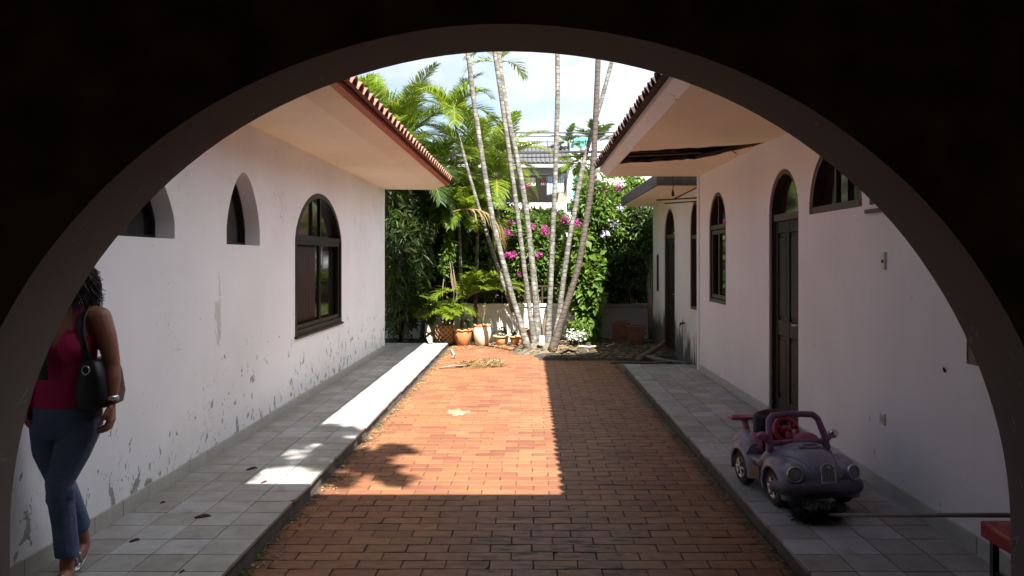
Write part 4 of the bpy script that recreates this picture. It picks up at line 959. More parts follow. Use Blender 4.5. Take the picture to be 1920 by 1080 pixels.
shrub('hedge', 'dark hedge on the street side of the garden wall at right', 'hedge', P(1120, 535, 18.0), (1.5, 0.35, 0.45), 8000, 0.13, [('leaf_d', 0.8), ('leaf', 0.2)], 76, 20, frac=0.4)
# overhanging tree above the porch roof: throws the dappled shade on the left path
TR = thing('tree', 'leafy tree overhanging the porch roof', 'tree', (-9.8, 1.0, -0.13)); rg = np.random.default_rng(90)
mb = MB(); q = random.Random(12); bl = []
for (gx, gy, rr) in ((-2.35, 6.9, .28), (-2.15, 6.45, .16), (-1.95, 7.35, .2), (-1.70, 6.75, .17), (-1.45, 6.9, .24), (-1.3, 6.55, .18), (-2.3, 6.0, .2), (-1.75, 7.55, .14), (-1.2, 7.2, .13), (-2.05, 7.7, .16), (-1.5, 6.2, .13), (-2.4, 7.4, .22), (-1.05, 6.2, .12), (-1.74, 6.42, .13), (-1.72, 7.12, .15), (-2.14, 7.02, .15), (-2.2, 7.35, .13)):
    z = 8.4 + q.uniform(-0.2, 0.4); bl.append(((gx + 0.228 * z, gy - 0.70 * z, z), (rr, rr * 0.9, 0.16)))
leafcloud(mb, rg, 3600, bl, 0.13, 0, 0.5); obj('foliage', mb, M['leaf'], TR, fix=False)
sb = MB(); sb.tube([(-9.8, 1.0, -0.13), (-9.5, 1.2, 3.0), (-7.4, 1.4, 5.1), (-4.6, 1.5, 7.6), (-2.2, 1.0, 8.2), (-0.4, 0.9, 8.4)], [0.22, 0.18, 0.13, 0.09, 0.05, 0.02], 8)
for b_ in bl: sb.tube([(-2.2, 1.0, 8.2), b_[0]], [0.02, 0.006], 5)
obj('branch', sb, M['bark'], TR, smooth=True)

# ------------------------------------------------------------------ pots along the garden wall
def pot(name, lab, u, v, Y, prof, mat, rimmat=None, wav=0.0, group=None, rimz=None, n=36, rw=0.03, z0=-0.1):
    p = P(u, v, Y); c = Vector((p.x, Y, z0)); th = thing(name, lab, 'pot', c, group)
    mb = MB(); rt, zt_ = prof[-1]
    full = prof + [(rt - 0.012, zt_ - 0.003), (rt - 0.03, zt_ - 0.06)]
    mb.lathe(full, c, n, 0, True); obj('pot_body', mb, M[mat], th, smooth=True)
    rm = MB()
    wob = (lambda t, r, z: wav * math.sin(9 * t)) if wav else None
    rm.lathe([(rt - 0.014, zt_ - 0.01), (rt + rw * 0.6, zt_ - 0.012), (rt + rw, zt_ + 0.006), (rt + rw * 0.85, zt_ + 0.026), (rt - 0.005, zt_ + 0.022), (rt - 0.014, zt_ - 0.01)], c, n, 0, False, wob)
    obj('rim', rm, M[rimmat or mat], th, smooth=True)
    so_ = MB(); so_.lathe([(0.0, zt_ - 0.03), (rt - 0.028, zt_ - 0.035)], c, 20, 0, False); obj('potting_soil', so_, M['soil'], th, fix=False)
    return th
PG = 'clay pots lined up along the garden wall'
k_ = 16.0 / F
pot('flower_pot', 'orange terracotta pot with wavy rim beside the basket pot', 868, 640, 16.0, [(0.10, 0.0), (0.115, 0.01), (0.165, 0.16), (0.185, 0.27), (0.18, 0.31)], 'terra', 'terra', 0.012, PG)
pot('flower_pot', 'tall cream pot with wavy orange rim', 904, 640, 16.0, [(0.105, 0.0), (0.13, 0.02), (0.175, 0.18), (0.185, 0.29), (0.165, 0.38), (0.145, 0.40)], 'cream', 'terra', 0.012, PG)
pot('flower_pot', 'low tan bowl planter with a dark sprig next to the cream pot', 940, 640, 16.1, [(0.08, 0.0), (0.11, 0.02), (0.14, 0.12), (0.145, 0.17)], 'tan', 'tan', 0, PG)
pot('flower_pot', 'low tan bowl planter nearest the leaning palm trunk', 968, 640, 16.1, [(0.08, 0.0), (0.105, 0.02), (0.13, 0.12), (0.135, 0.165)], 'tan', 'tan', 0, PG)
pot('flower_pot', 'orange clay pot half hidden behind the palm trunks', 992, 630, 16.5, [(0.12, 0.0), (0.14, 0.02), (0.16, 0.28)], 'terra', 'terra', 0, PG)
# basket pot with a pineapple pattern of raised lozenges
p = P(833, 640, 16.1); c = Vector((p.x, 16.1, -0.1)); th = thing('basket_pot', 'big rounded pot with pineapple like scales at left', 'pot', c, PG)
prof = [(0.12, 0.0), (0.15, 0.03), (0.195, 0.16), (0.21, 0.28), (0.185, 0.40), (0.16, 0.42)]
mb = MB(); mb.lathe(prof, c, 36); obj('pot_body', mb, M['terra_d'], th, smooth=True)
sc_ = MB()
def prr(z):
    for (r0, z0), (r1, z1) in zip(prof[:-1], prof[1:]):
        if z0 <= z <= z1: return r0 + (r1 - r0) * (z - z0) / (z1 - z0)
    return prof[-1][0]
for sg in (-1, 1):
    for k in range(12):
        pts = []
        for j in range(15):
            z = 0.02 + 0.385 * j / 14; t = 2 * math.pi * k / 12 + sg * j / 14 * 2.0; r = prr(z) + 0.004; pts.append(c + Vector((math.cos(t) * r, math.sin(t) * r, z)))
        sc_.tube(pts, 0.008, 5)
obj('lattice', sc_, M['tan'], th, smooth=True)
def square_pot(lab, u, Y, w_, h, z0):
    p = P(u, 600, Y); c = Vector((p.x, Y, z0)); th = thing('square_pot', lab, 'pot', c, 'terracotta tubs in the shade by the annex')
    a, b = w_ / 2 * 0.8, w_ / 2; mb = MB()
    def sq(r, z): return [c + Vector((x * r, y * r, z)) for x, y in ((-1, -1), (1, -1), (1, 1), (-1, 1))]
    mb.loft([sq(a, 0), sq(b, h), sq(b - 0.025, h), sq(b - 0.035, h - 0.06)]); o = obj('pot_body', mb, M['terra_d'], th); bevel(o, 0.008)
    mb = MB(); mb.loft([sq(b + 0.015, h - 0.05), sq(b + 0.018, h + 0.01), sq(b - 0.02, h + 0.01), sq(b - 0.02, h - 0.05)], cap=False); obj('rim', mb, M['terra_d'], th)
square_pot('left one of two dull terracotta tubs in the shade', 1163, 16.5, 0.34, 0.40, -0.07)
square_pot('right one of two dull terracotta tubs in the shade', 1192, 16.0, 0.34, 0.36, -0.07)
def sprig(lab, base, n, h, seed, mat='leaf_d', size=0.06, sticks=3):
    base = Vector(base); th = thing('potted_plant', lab, 'plant', base); rg = np.random.default_rng(seed); sb = MB(); lm = []
    for k in range(sticks):
        e = base + Vector((rg.uniform(-0.08, 0.08), rg.uniform(-0.05, 0.05), h * rg.uniform(0.7, 1.0))); sb.tube([base, base.lerp(e, 0.5) + Vector((0.01, 0, 0)), e], [0.008, 0.006, 0.003], 5); lm.append((tuple(base.lerp(e, 0.75)), (0.06, 0.05, h * 0.28)))
    obj('stems', sb, M['bark'], th)
    if n: mb = MB(); leafcloud(mb, rg, n, lm, size); obj('foliage', mb, M[mat], th, fix=False)
q = P(940, 600, 16.1); sprig('dark leafy sprig in the bowl planter beside the cream pot', (q.x, 16.1, 0.05), 90, 0.24, 1)
q = P(968, 600, 16.1); sprig('dark leafy sprig in the bowl planter by the leaning trunk', (q.x, 16.1, 0.05), 50, 0.17, 2)
q = P(868, 600, 16.0); sprig('bare dry stalk standing in the orange pot', (q.x, 16.0, 0.18), 10, 0.55, 3, 'frond_dead', 0.09)
q = P(904, 600, 16.0); sprig('thin bare twigs standing in the cream pot', (q.x, 16.0, 0.28), 14, 0.5, 4, 'litter', 0.05)
# pale sheath leaning at the path end, cork-coloured bits, white block at the trunks, wooden board
def bent(name, lab, cat, pts, wd, mat, thick=0.012):
    mb = MB(); pts = [Vector(p) for p in pts]; n = len(pts); rings = []
    for i, p in enumerate(pts):
        d = (pts[min(i + 1, n - 1)] - pts[max(i - 1, 0)]).normalized(); s = d.cross(Vector((0, 0, 1)) if abs(d.z) < 0.8 else Vector((0, 1, 0))).normalized(); u = s.cross(d).normalized()
        w_ = wd * (0.35 + 0.65 * math.sin(math.pi * (0.12 + 0.80 * i / (n - 1)))) / 2; t = thick / 2
        rings.append([p - s * w_ + u * (t + w_ * 0.35), p - u * t, p + s * w_ + u * (t + w_ * 0.35), p + u * t * 1.2])
    mb.loft(rings); return tag(obj(name, mb, M[mat], smooth=True), lab, cat)
bent('palm_sheath', 'pale dry palm sheath leaning at the far end of the left path', 'palm sheath', [(-1.94, 15.35, 0.01), (-1.97, 15.45, 0.10), (-2.02, 15.55, 0.22), (-2.05, 15.6, 0.36)], 0.14, 'cork')
q = P(850, 672, 13.85); bent('palm_sheath', 'small pale curled sheath standing on the far bricks', 'palm sheath', [(q.x + .03, 13.85, -0.085), (q.x, 13.88, -0.03), (q.x - 0.04, 13.9, 0.06)], 0.07, 'cork')
q = P(1016, 640, 14.55); mb = MB(); mb.box((q.x - 0.055, 14.5, 0.06), (q.x + 0.05, 14.6, 0.24), M=Matrix.Rotation(0.0, 4, 'Y')); o = obj('white_block', mb, M['pvc']); bevel(o, 0.02); tag(o, 'white block of rubble resting among the palm trunk bases', 'rubble')
q = P(1022, 590, 16.0); mb = MB(); mb.box((q.x - 0.10, 15.98, -0.06), (q.x + 0.06, 16.02, 0.52), M=Matrix.Translation((q.x, 0, 0.2)) @ Matrix.Rotation(0.35, 4, 'Y') @ Matrix.Translation((-q.x, 0, -0.2)))
o = obj('board', mb, M['bark']); bevel(o, 0.004, 1); tag(o, 'brown board propped behind the middle palm trunks', 'board')
# fallen frond heap on the sunlit bricks
rg = np.random.default_rng(6); q = random.Random(6)
hp = MB()
for k in range(70):
    x = -1.15 + q.random() * 0.72; y = 12.85 + q.uniform(-0.22, 0.22) + (x + 0.8) * 0.25; l = q.uniform(0.12, 0.42); a = q.gauss(0.15, 0.45)
    hp.tube([(x - math.cos(a) * l / 2, y - math.sin(a) * l / 2, -0.09), (x, y, -0.085 + q.uniform(0.005, 0.075)), (x + math.cos(a) * l / 2, y + math.sin(a) * l / 2, -0.088)], [0.003, 0.006, 0.002], 5)
leafcloud(hp, rg, 260, [((-0.8, 12.9, -0.06), (0.42, 0.2, 0.03))], 0.09, 0, 0.25, 0.1)
tag(obj('fallen_fronds', hp, M['frond_dead'], fix=False), 'heap of dried fallen fronds on the sunlit bricks', 'dead fronds')
bent('palm_sheath', 'pale husk lying on the right end of the frond heap', 'palm sheath', [(-0.72, 13.08, -0.07), (-0.60, 13.10, -0.035), (-0.46, 13.06, -0.05)], 0.13, 'cork')
bent('fallen_stalk', 'pale stalk end pointing left out of the frond heap', 'stalk', [(-1.45, 12.6, -0.088), (-1.25, 12.66, -0.07), (-0.95, 12.78, -0.06)], 0.07, 'cork')
# cement stain on the bricks
st = MB(); pts = []; qs = random.Random(3); cx, cy = -0.81, 8.97
for k in range(26):
    t = 2 * math.pi * k / 26; r = (0.75 + qs.uniform(-0.22, 0.28)); pts.append((cx + 0.15 * r * math.cos(t) + 0.03 * math.sin(2 * t), cy + 0.20 * r * math.sin(t) * (1.5 if math.cos(t) < 0 and math.sin(t) > 0 else 1)))
st.prism(pts, 'z', -0.0995, -0.0965); tag(obj('cement_stain', st, M['stain']), 'pale splat of dried cement on the sunlit bricks', 'stain')
# leaf litter
def litter(name, lab, pts_fn, n, size, seed, mat='litter', z=-0.098, asp=0.5):
    mb = MB(); q = random.Random(seed)
    for k in range(n):
        x, y, s = pts_fn(q); a = q.uniform(0, 6.28); l = size * q.uniform(0.5, 1.5); w_ = l * asp * 0.5; t = q.uniform(-0.2, 0.2)
        ca, sa = math.cos(a), math.sin(a); h = q.uniform(0.002, 0.012)
        o = len(mb.v)
        mb.v.extend([(x, y, s), (x + ca * l * .5 - sa * w_, y + sa * l * .5 + ca * w_, s + h), (x + ca * l, y + sa * l, s + h * (1 + t)), (x + ca * l * .5 + sa * w_, y + sa * l * .5 - ca * w_, s + h * .4)])
        mb.f.extend([(o, o + 1, o + 2), (o, o + 2, o + 3)]); mb.m.extend([0, 0])
    return tag(obj(name, mb, M[mat], fix=False), lab, kind='stuff')
litter('leaf_litter', 'dry leaf litter along the kerb of the left path', lambda q: (KL + 0.03 + abs(q.gauss(0, 0.07)), 4 + 11.5 * q.random() ** 0.9, -0.097), 900, 0.03, 1)
litter('leaf_litter', 'dry leaf litter along the kerb of the right path', lambda q: (KR - 0.02 - abs(q.gauss(0, 0.05)), 4 + 9.5 * q.random(), -0.097), 500, 0.03, 2)
litter('leaf_litter', 'dead leaves and husks strewn over the shaded soil', lambda q: (q.uniform(0.3, 2.4), q.uniform(13.5, 16.5), -0.04), 900, 0.10, 3, asp=0.35)
litter('leaf_litter', 'yellow leaf litter around the foot of the pots', lambda q: (q.uniform(-1.6, 0.3), q.gauss(15.7, 0.35), -0.095), 700, 0.06, 4, asp=0.35)
litter('leaf_litter', 'dry fibres and leaf bits over the root mound', lambda q: (0.2 + q.gauss(0, 0.28), 14.85 + q.gauss(0, 0.22), -0.03 + q.uniform(0, 0.05)), 500, 0.10, 9, asp=0.2)
litter('weeds', 'tiny weeds growing along the kerb of the left path', lambda q: (KL + 0.02 + abs(q.gauss(0, 0.03)), q.choice([4.3, 4.7, 5.9, 8.4, 11.2, 14.2]) + q.gauss(0, 0.16), -0.09), 160, 0.03, 5, 'leaf', asp=0.4)
def bits():
    q = random.Random(11)
    spots = [(380, 970, 'curled brown leaf on the left path beside the bricks'), (252, 1015, 'dark dry leaf on the left path near the person'), (472, 880, 'dark twig lying near the dappled sun on the left path'), (305, 943, 'small brown crumb of leaf midway on the left path'), (495, 905, 'small dead leaf at the edge of the dappled sun'), (341, 1073, 'dark pebble on the left path at the bottom of the picture')]
    for i, (u, v, lab) in enumerate(spots):
        Y = CH * F / (v - V0); x = (u - U0) / F * Y; mb = MB(); l = (0.05, 0.025, 0.04, 0.012, 0.02, 0.010)[i]; a = q.uniform(-0.3, 0.6)
        rings = []
        for k in range(7):
            t = k / 6 - 0.5; cx = x + math.cos(a) * l * 2 * t; cy = Y + math.sin(a) * l * 2 * t + 0.012 * math.sin(5 * t); w_ = 0.002 + 0.014 * math.cos(math.pi * t) * (l / 0.05) ** 0.5
            rings.append([Vector((cx, cy - w_, 0.001)), Vector((cx, cy, 0.001 + w_ * 0.5)), Vector((cx, cy + w_, 0.003 + w_ * 0.9)), Vector((cx, cy, 0.001 + w_ * 0.2))])
        mb.loft(rings); tag(obj('dry_leaf', mb, M['iron'], smooth=True), lab, 'leaf', 'dry leaves lying on the left path')
bits()
# sticks and trunk pieces lying in the shade
def stick(lab, a, b, r, mat='bark', name='fallen_branch'):
    mb = MB(); a, b = Vector(a), Vector(b); pts = [a.lerp(b, k / 5) + Vector((0.015 * math.sin(k * 2.1), 0, 0.01 * math.sin(k * 1.7))) for k in range(6)]; mb.tube(pts, [r * (1.05 - 0.3 * k / 5) for k in range(6)], 8); tag(obj(name, mb, M[mat], smooth=True), lab, 'branch')
a = P(1200, 678, 12.9); b = P(1245, 640, 14.0); stick('pale log tilted up against the annex door', (a.x, 13.2, -0.04), (2.42, 14.1, 0.17), 0.05, 'bark')
stick('long grey branch lying by the annex wall', (1.95, 13.4, -0.02), (2.5, 12.35, 0.0), 0.045, 'concrete')
stick('thin pale stick on the soil behind the dark trunk', (0.9, 14.9, 0.0), (1.25, 14.8, 0.01), 0.018, 'cork')
stick('short pale stick on the soil before the terracotta tubs', (1.45, 14.9, 0.0), (1.62, 15.2, 0.02), 0.018, 'cork')
stick('thin dark branch across the end of the right path', (1.3, 12.75, -0.02), (2.3, 12.62, 0.0), 0.02, 'bark')
bent('palm_sheath', 'dark curled husk on the soil edge right of the mound', 'palm sheath', [(0.55, 13.95, -0.03), (0.68, 13.9, 0.03), (0.80, 13.95, 0.0)], 0.16, 'bark')
# tap pipe by the annex
TP = thing('water_pipe', 'thin standing water pipe with tap on the annex wall', 'pipe', (XA - 0.03, 12.95, -0.05))
mb = MB(); mb.tube([(XA - 0.03, 12.95, -0.05), (XA - 0.03, 12.97, 0.60)], 0.013, 8); obj('pipe', mb, M['pvc'], TP, smooth=True)
mb = MB(); mb.chain([(XA - 0.03, 12.97, 0.60), (XA - 0.09, 12.95, 0.60), (XA - 0.10, 12.95, 0.56)], [0.016, 0.014, 0.012], n=8); mb.tube([(XA - 0.06, 12.91, 0.64), (XA - 0.06, 12.99, 0.64)], 0.007, 6); obj('tap', mb, M['iron'], TP, smooth=True)
# hanging lamp wires and iron bracket
def hang(lab, x, y, z, l):
    th = thing('hanging_lamp_wire', lab, 'lamp wire', (x, y, z)); mb = MB(); mb.tube([(x, y, z), (x + 0.004, y, z - l * 0.5), (x - 0.003, y, z - l * 0.72)], 0.006, 6); obj('wire', mb, M['iron'], th)
    mb = MB(); mb.lathe([(0.0, -l), (0.018, -l), (0.022, -l + 0.05), (0.012, -l * 0.70), (0, -l * 0.70)], (x, y, z), 10); obj('socket', mb, M['iron'], th, smooth=True)
q = P(725, 340, 14.2); hang('bare lamp wire hanging from the left eave by the wall corner', -2.585, 14.15, ZS - 0.001, 0.24)
q = P(1249, 350, 12.3); hang('bare lamp wire hanging in front of the annex slab', q.x, 11.72, ZR - 0.001, 0.30)
BR = thing('iron_bracket', 'rusty iron bracket with bars under the annex slab', 'bracket', (XA, 11.95, 2.5)); mb = MB()
mb.tube([(XA - 0.002, 11.95, 2.58), (1.97, 12.3, 2.57)], 0.011, 6); mb.tube([(XA - 0.002, 11.95, 2.53), (2.05, 12.05, 2.50)], 0.009, 6); mb.tube([(XA - 0.005, 11.9, 2.75), (2.2, 12.1, 2.57)], 0.010, 6); obj('bars', mb, M['iron'], BR)

# ------------------------------------------------------------------ broom and red stool
BM = thing('broom', 'black bristle broom lying on the right path before the toy car', 'broom', (1.80, 4.96, 0.0))
mb = MB(); qb = random.Random(4); rgb = np.random.default_rng(4)
for k in range(1100):
    t = qb.random() * 6.283; rr = qb.random() ** 0.5; x0 = 1.80 + rr * math.cos(t) * 0.10; y0 = 4.96 + rr * math.sin(t) * 0.05
    o = Vector((math.cos(t) * 0.055 + qb.gauss(0, .02), math.sin(t) * 0.05, qb.uniform(-0.03, 0.05))); z0 = 0.05 + qb.uniform(-0.02, 0.02)
    e = Vector((x0, y0, z0)) + o * qb.uniform(0.7, 1.3); e.z = max(0.004, e.z); mb.tube([(x0, y0, z0), e], [0.005, 0.0025], 3, 0, False)
mb.ell((1.80, 4.96, 0.052), (0.15, 0.072, 0.052)); obj('bristles', mb, M['black'], BM, fix=False)
h0, h1 = Vector((1.84, 4.92, 0.055)), Vector((2.30, 3.62, 0.50))
hx = P(1893, 966, 3.88); d = (hx - h0); h1 = h0 + d * 1.06
mb = MB(); mb.tube([h0, h1], 0.0115, 10); obj('handle', mb, simple('grey_wood_handle', (0.20, 0.17, 0.13), 0.6), BM, smooth=True)
M['red'] = simple('red_painted_stool', (0.36, 0.018, 0.022), 0.35, var=0.2, nscale=6)
SX, SY = 2.24, 3.50; ST = thing('stool', 'small red topped stool with black legs by the arch foot', 'stool', (SX + 0.13, SY + 0.21, 0))
mb = MB(); mb.box((SX, SY, 0.27), (SX + 0.25, SY + 0.43, 0.35)); o = obj('seat', mb, M['red'], ST); bevel(o, 0.008)
for (x, y) in ((SX + 0.03, SY + 0.03), (SX + 0.19, SY + 0.03), (SX + 0.03, SY + 0.37), (SX + 0.19, SY + 0.37)):
    mb = MB(); mb.box((x, y, 0.0), (x + 0.03, y + 0.03, 0.269)); obj('leg', mb, M['black'], ST)
mb = MB(); mb.box((SX + 0.036, SY + 0.061, 0.10), (SX + 0.054, SY + 0.369, 0.12)); mb.box((SX + 0.196, SY + 0.061, 0.10), (SX + 0.214, SY + 0.369, 0.12)); obj('stretcher', mb, M['black'], ST)

# ------------------------------------------------------------------ ride-on toy car
def fadedplastic():
    m = NT('faded_lilac_plastic'); v = m.n('TexCoord').outputs['Object']
    n = m.noise(v, 4, 5, 0.6); sc = m.noise(m.n('Mapping', {'Vector': v, 'Scale': (9, 30, 30), 'Rotation': (0.4, 0.7, 0.2)}).outputs[0], 3.0, 5, 0.7); d = m.noise(v, 13, 6, 0.7)
    col = m.mix(m.ramp(n, 0.35, 0.65), (0.215, 0.205, 0.275), (0.30, 0.275, 0.315))
    col = m.mix(m.math('MULTIPLY', m.ramp(d, 0.50, 0.72), 0.5), col, (0.20, 0.175, 0.14))
    col = m.mix(m.math('MULTIPLY', m.ramp(sc, 0.66, 0.70), 0.5), col, (0.45, 0.43, 0.46))
    m.base(col); m.rough(m.maprange(d, 0.35, 0.7, 0.28, 0.7)); m.p.inputs['Coat Weight'].default_value = 0.2; m.bump(d, 0.05, 0.003); return m.mat
M['lilac'] = fadedplastic()
M['lilac_d'] = simple('dusty_grey_lilac_plastic', (0.10, 0.09, 0.115), 0.55, var=0.2, nscale=7)
M['pink'] = simple('pink_plastic', (0.42, 0.12, 0.20), 0.4, var=0.15, nscale=7); M['pinkp'] = simple('purple_pink_plastic', (0.25, 0.105, 0.20), 0.42, var=0.15)
M['redp'] = simple('red_pink_plastic', (0.45, 0.025, 0.045), 0.35); M['lens'] = simple('dull_headlight_lens', (0.25, 0.23, 0.17), 0.12, var=0.2)
TC = thing('toy_car', 'lilac ride on toy car with pink windscreen frame', 'toy car')
def cobj(name, mb, mat, parent=TC, smooth=True, **k):
    return obj(name, mb, mat, parent, smooth, **k)
WX, WR, WT = (0.262, -0.255), 0.125, 0.235
mb = MB()
mb.ell((0.0, 0, 0.19), (0.47, 0.235, 0.085), n=28, k=14)                                  # floor pan
mb.box((-0.42, -0.20, 0.11), (0.40, 0.20, 0.235))
mb.ell((0.235, 0, 0.20), (0.265, 0.215, 0.185), n=32, k=16)                               # bonnet
mb.ell((0.12, 0, 0.235), (0.17, 0.225, 0.155), n=28, k=14)                                # cowl
mb.box((0.0, -0.20, 0.15), (0.13, 0.20, 0.34))
for s in (-1, 1):
    mb.chain([(-0.43, s * 0.18, 0.27), (-0.30, s * 0.205, 0.325), (-0.19, s * 0.21, 0.30), (-0.10, s * 0.215, 0.235), (0.02, s * 0.215, 0.225), (0.10, s * 0.21, 0.28)], [0.07, 0.065, 0.055, 0.04, 0.04, 0.05])
    for wx, sp in ((WX[0], 1), (WX[1], -1)):                                              # rounded wings over the wheels
        pts = []; 
        for k in range(11):
            a = math.pi * (-0.06 + 1.12 * k / 10); pts.append((wx + math.cos(a) * 0.145, s * 0.225, 0.125 + math.sin(a) * 0.142))
        mb.chain(pts, [0.050 + 0.012 * math.sin(math.pi * k / 10) for k in range(11)])
        mb.ell((wx, s * 0.205, 0.19), (0.17, 0.065, 0.10))
    mb.ell((0.385, s * 0.185, 0.235), (0.095, 0.072, 0.085))                               # headlight pods
    mb.chain([(-0.12, s * 0.225, 0.125), (0.10, s * 0.225, 0.125)], [0.035, 0.035])
mb.ell((-0.40, 0, 0.22), (0.13, 0.21, 0.12), n=24, k=12)
BODY = cobj('body', mb, M['lilac']); remesh(BODY, 0.0075, 5, 0.5)
cut = MB()
for wx in WX:
    for s in (-1, 1): cut.tube([(wx, s * 0.165, 0.125), (wx, s * 0.40, 0.125)], 0.136, 28)
cut.box((-0.34, -0.155, 0.13), (0.035, 0.155, 0.60)); cut.box((-0.135, -0.4, 0.245), (0.02, 0.4, 0.6)); cut.box((-0.7, -0.5, -0.1), (0.7, 0.5, 0.085))
CUT = obj('cutter', cut, M['black']); rr_ = CUT.modifiers.new('r', 'REMESH'); rr_.mode = 'VOXEL'; rr_.voxel_size = 0.006; bake(CUT)
bo = BODY.modifiers.new('b', 'BOOLEAN'); bo.operation = 'DIFFERENCE'; bo.object = CUT; bo.solver = 'FAST'
try: bo.solver = 'EXACT'
except Exception: pass
bake(BODY); bpy.data.objects.remove(CUT); smooth_by(BODY, 38)
if not BODY.data.materials: BODY.data.materials.append(M['lilac'])
BODY.data.polygons.foreach_set('material_index', [0] * len(BODY.data.polygons))
inn_ = MB(); inn_.box((-0.335, -0.15, 0.12), (0.03, 0.15, 0.135)); cobj('footwell', inn_, M['black'], BODY, False)
for wx in WX:
    for s in (-1, 1):
        wn = MB(); wn.lathe([(0.070, -0.034), (0.105, -0.036), (0.120, -0.026), (0.125, 0.0), (0.120, 0.026), (0.105, 0.036), (0.070, 0.034)], (0, 0, 0), 32)
        wn.v = [(wx + x, s * 0.228 + z, 0.125 + y) for x, y, z in wn.v]; wo_ = cobj('wheel', wn, M['rubber'], TC); smooth_by(wo_, 30)
        rm = MB(); rm.lathe([(0.0, 0.036), (0.018, 0.040), (0.022, 0.034), (0.05, 0.030), (0.062, 0.038), (0.074, 0.039), (0.076, 0.020)], n=32, cap=False)
        for k in range(6):
            a = k * math.pi / 3; rm.tube([(math.cos(a) * 0.015, math.sin(a) * 0.015, 0.038), (math.cos(a) * 0.066, math.sin(a) * 0.066, 0.037)], 0.009, 6)
        rm.v = [(wx + x, s * 0.228 + s * z, 0.125 + y) for x, y, z in rm.v]; r0 = cobj('rim', rm, M['metal'], wo_); smooth_by(r0, 40)
        ax = MB(); ax.tube([(wx, s * 0.15, 0.125), (wx, s * 0.20, 0.125)], 0.02, 10); cobj('axle', ax, M['black'], wo_)
bp = MB(); pts = [(0.24, -0.272, 0.145), (0.33, -0.275, 0.15), (0.42, -0.24, 0.158), (0.475, -0.13, 0.162), (0.49, 0, 0.163), (0.475, 0.13, 0.162), (0.42, 0.24, 0.158), (0.33, 0.275, 0.15), (0.24, 0.272, 0.145)]
pts = pts[1:-1]
bp.chain(pts, [0.045, 0.052, 0.056, 0.056, 0.056, 0.052, 0.045]); bp.box((0.40, -0.2, 0.105), (0.46, 0.2, 0.16)); BP = cobj('front_bumper', bp, M['lilac_d']); remesh(BP, 0.008, 6)
bp = MB(); bp.chain([(-0.40, -0.24, 0.15), (-0.48, -0.14, 0.155), (-0.495, 0, 0.155), (-0.48, 0.14, 0.155), (-0.40, 0.24, 0.15)], [0.04, 0.045, 0.045, 0.045, 0.04]); o = cobj('rear_bumper', bp, M['lilac_d']); remesh(o, 0.009, 5)
for s in (-1, 1):
    v_ = MB(); v_.ell((0.505, s * 0.125, 0.148), (0.02, 0.042, 0.016)); v_.v = [(x - abs(s * y - 0.125) * 0.12 + 0.005, y, z) for x, y, z in v_.v]; cobj('bumper_vent', v_, M['black'], BP)
pl = MB(); pl.box((0.535, -0.065, 0.125), (0.5475, 0.065, 0.165)); o = cobj('number_plate', pl, M['black'], BP, False); bevel(o, 0.004)
for s in (-1, 1):                                                                          # headlights
    D = Vector((0.92, s * 0.28, 0.22)).normalized(); Mq = D.to_track_quat('Z', 'Y').to_matrix(); c = Vector((0.455, s * 0.205, 0.255))
    hb = MB(); hb.lathe([(0.036, -0.03), (0.050, -0.025), (0.052, 0.004), (0.047, 0.011), (0.041, 0.008), (0.040, 0.0)], n=28, cap=False); hb.v = [tuple(Mq @ Vector(q) + c) for q in hb.v]; H = cobj('headlight', hb, M['metal'])
    lb = MB(); lb.lathe([(0.0, 0.013), (0.02, 0.011), (0.034, 0.006), (0.041, 0.0), (0.041, -0.02), (0, -0.02)], n=28, cap=False); lb.v = [tuple(Mq @ Vector(q) + c) for q in lb.v]; cobj('lens', lb, M['lens'], H)
gr = MB(); go = outline(-0.052, 0.052, 0.0, 0.085, 0.128, 2, 0.6, 14); GT = Matrix.Translation((0.502, 0, 0.205)) @ Matrix.Rotation(-0.22, 4, 'Y')
ring(gr, 0.0, 0.012, go, inset(go, 0.006)); bk_ = MB(); slab_poly(bk_, 0.003, inset(go, 0.002)); bars = MB()
for k in range(9):
    y = -0.044 + k * 0.011; bars.box((0.002, y - 0.002, 0.006), (0.009, y + 0.002, 0.085 + 0.035 * (1 - (y / 0.052) ** 2) ** 0.6))
bars.ell((0.010, 0, 0.098), (0.006, 0.018, 0.015))
for m_ in (gr, bk_, bars): m_.v = [tuple(GT @ Vector(q)) for q in m_.v]
G = cobj('grille', gr, M['chrome'], TC, False); cobj('grille_back', bk_, M['black'], G, False); cobj('grille_bars', bars, M['metal'], G, False)
sm_ = MB(); dgv = []
from mathutils.bvhtree import BVHTree
bv = BVHTree.FromPolygons([v_.co for v_ in BODY.data.vertices], [tuple(p_.vertices) for p_ in BODY.data.polygons])
for s in (-1, 1):
    pts = []
    for k in range(15):
        t = k / 14; h = bv.ray_cast(Vector((0.20 + 0.245 * t, s * (0.165 - 0.075 * t ** 1.5), 0.8)), Vector((0, 0, -1)))
        if h[0] is not None: pts.append(h[0] + Vector((0, 0, 0.0002)))
    if len(pts) > 2: sm_.tube(pts, 0.0022, 5)
cobj('bonnet_seam', sm_, M['black'], BODY)
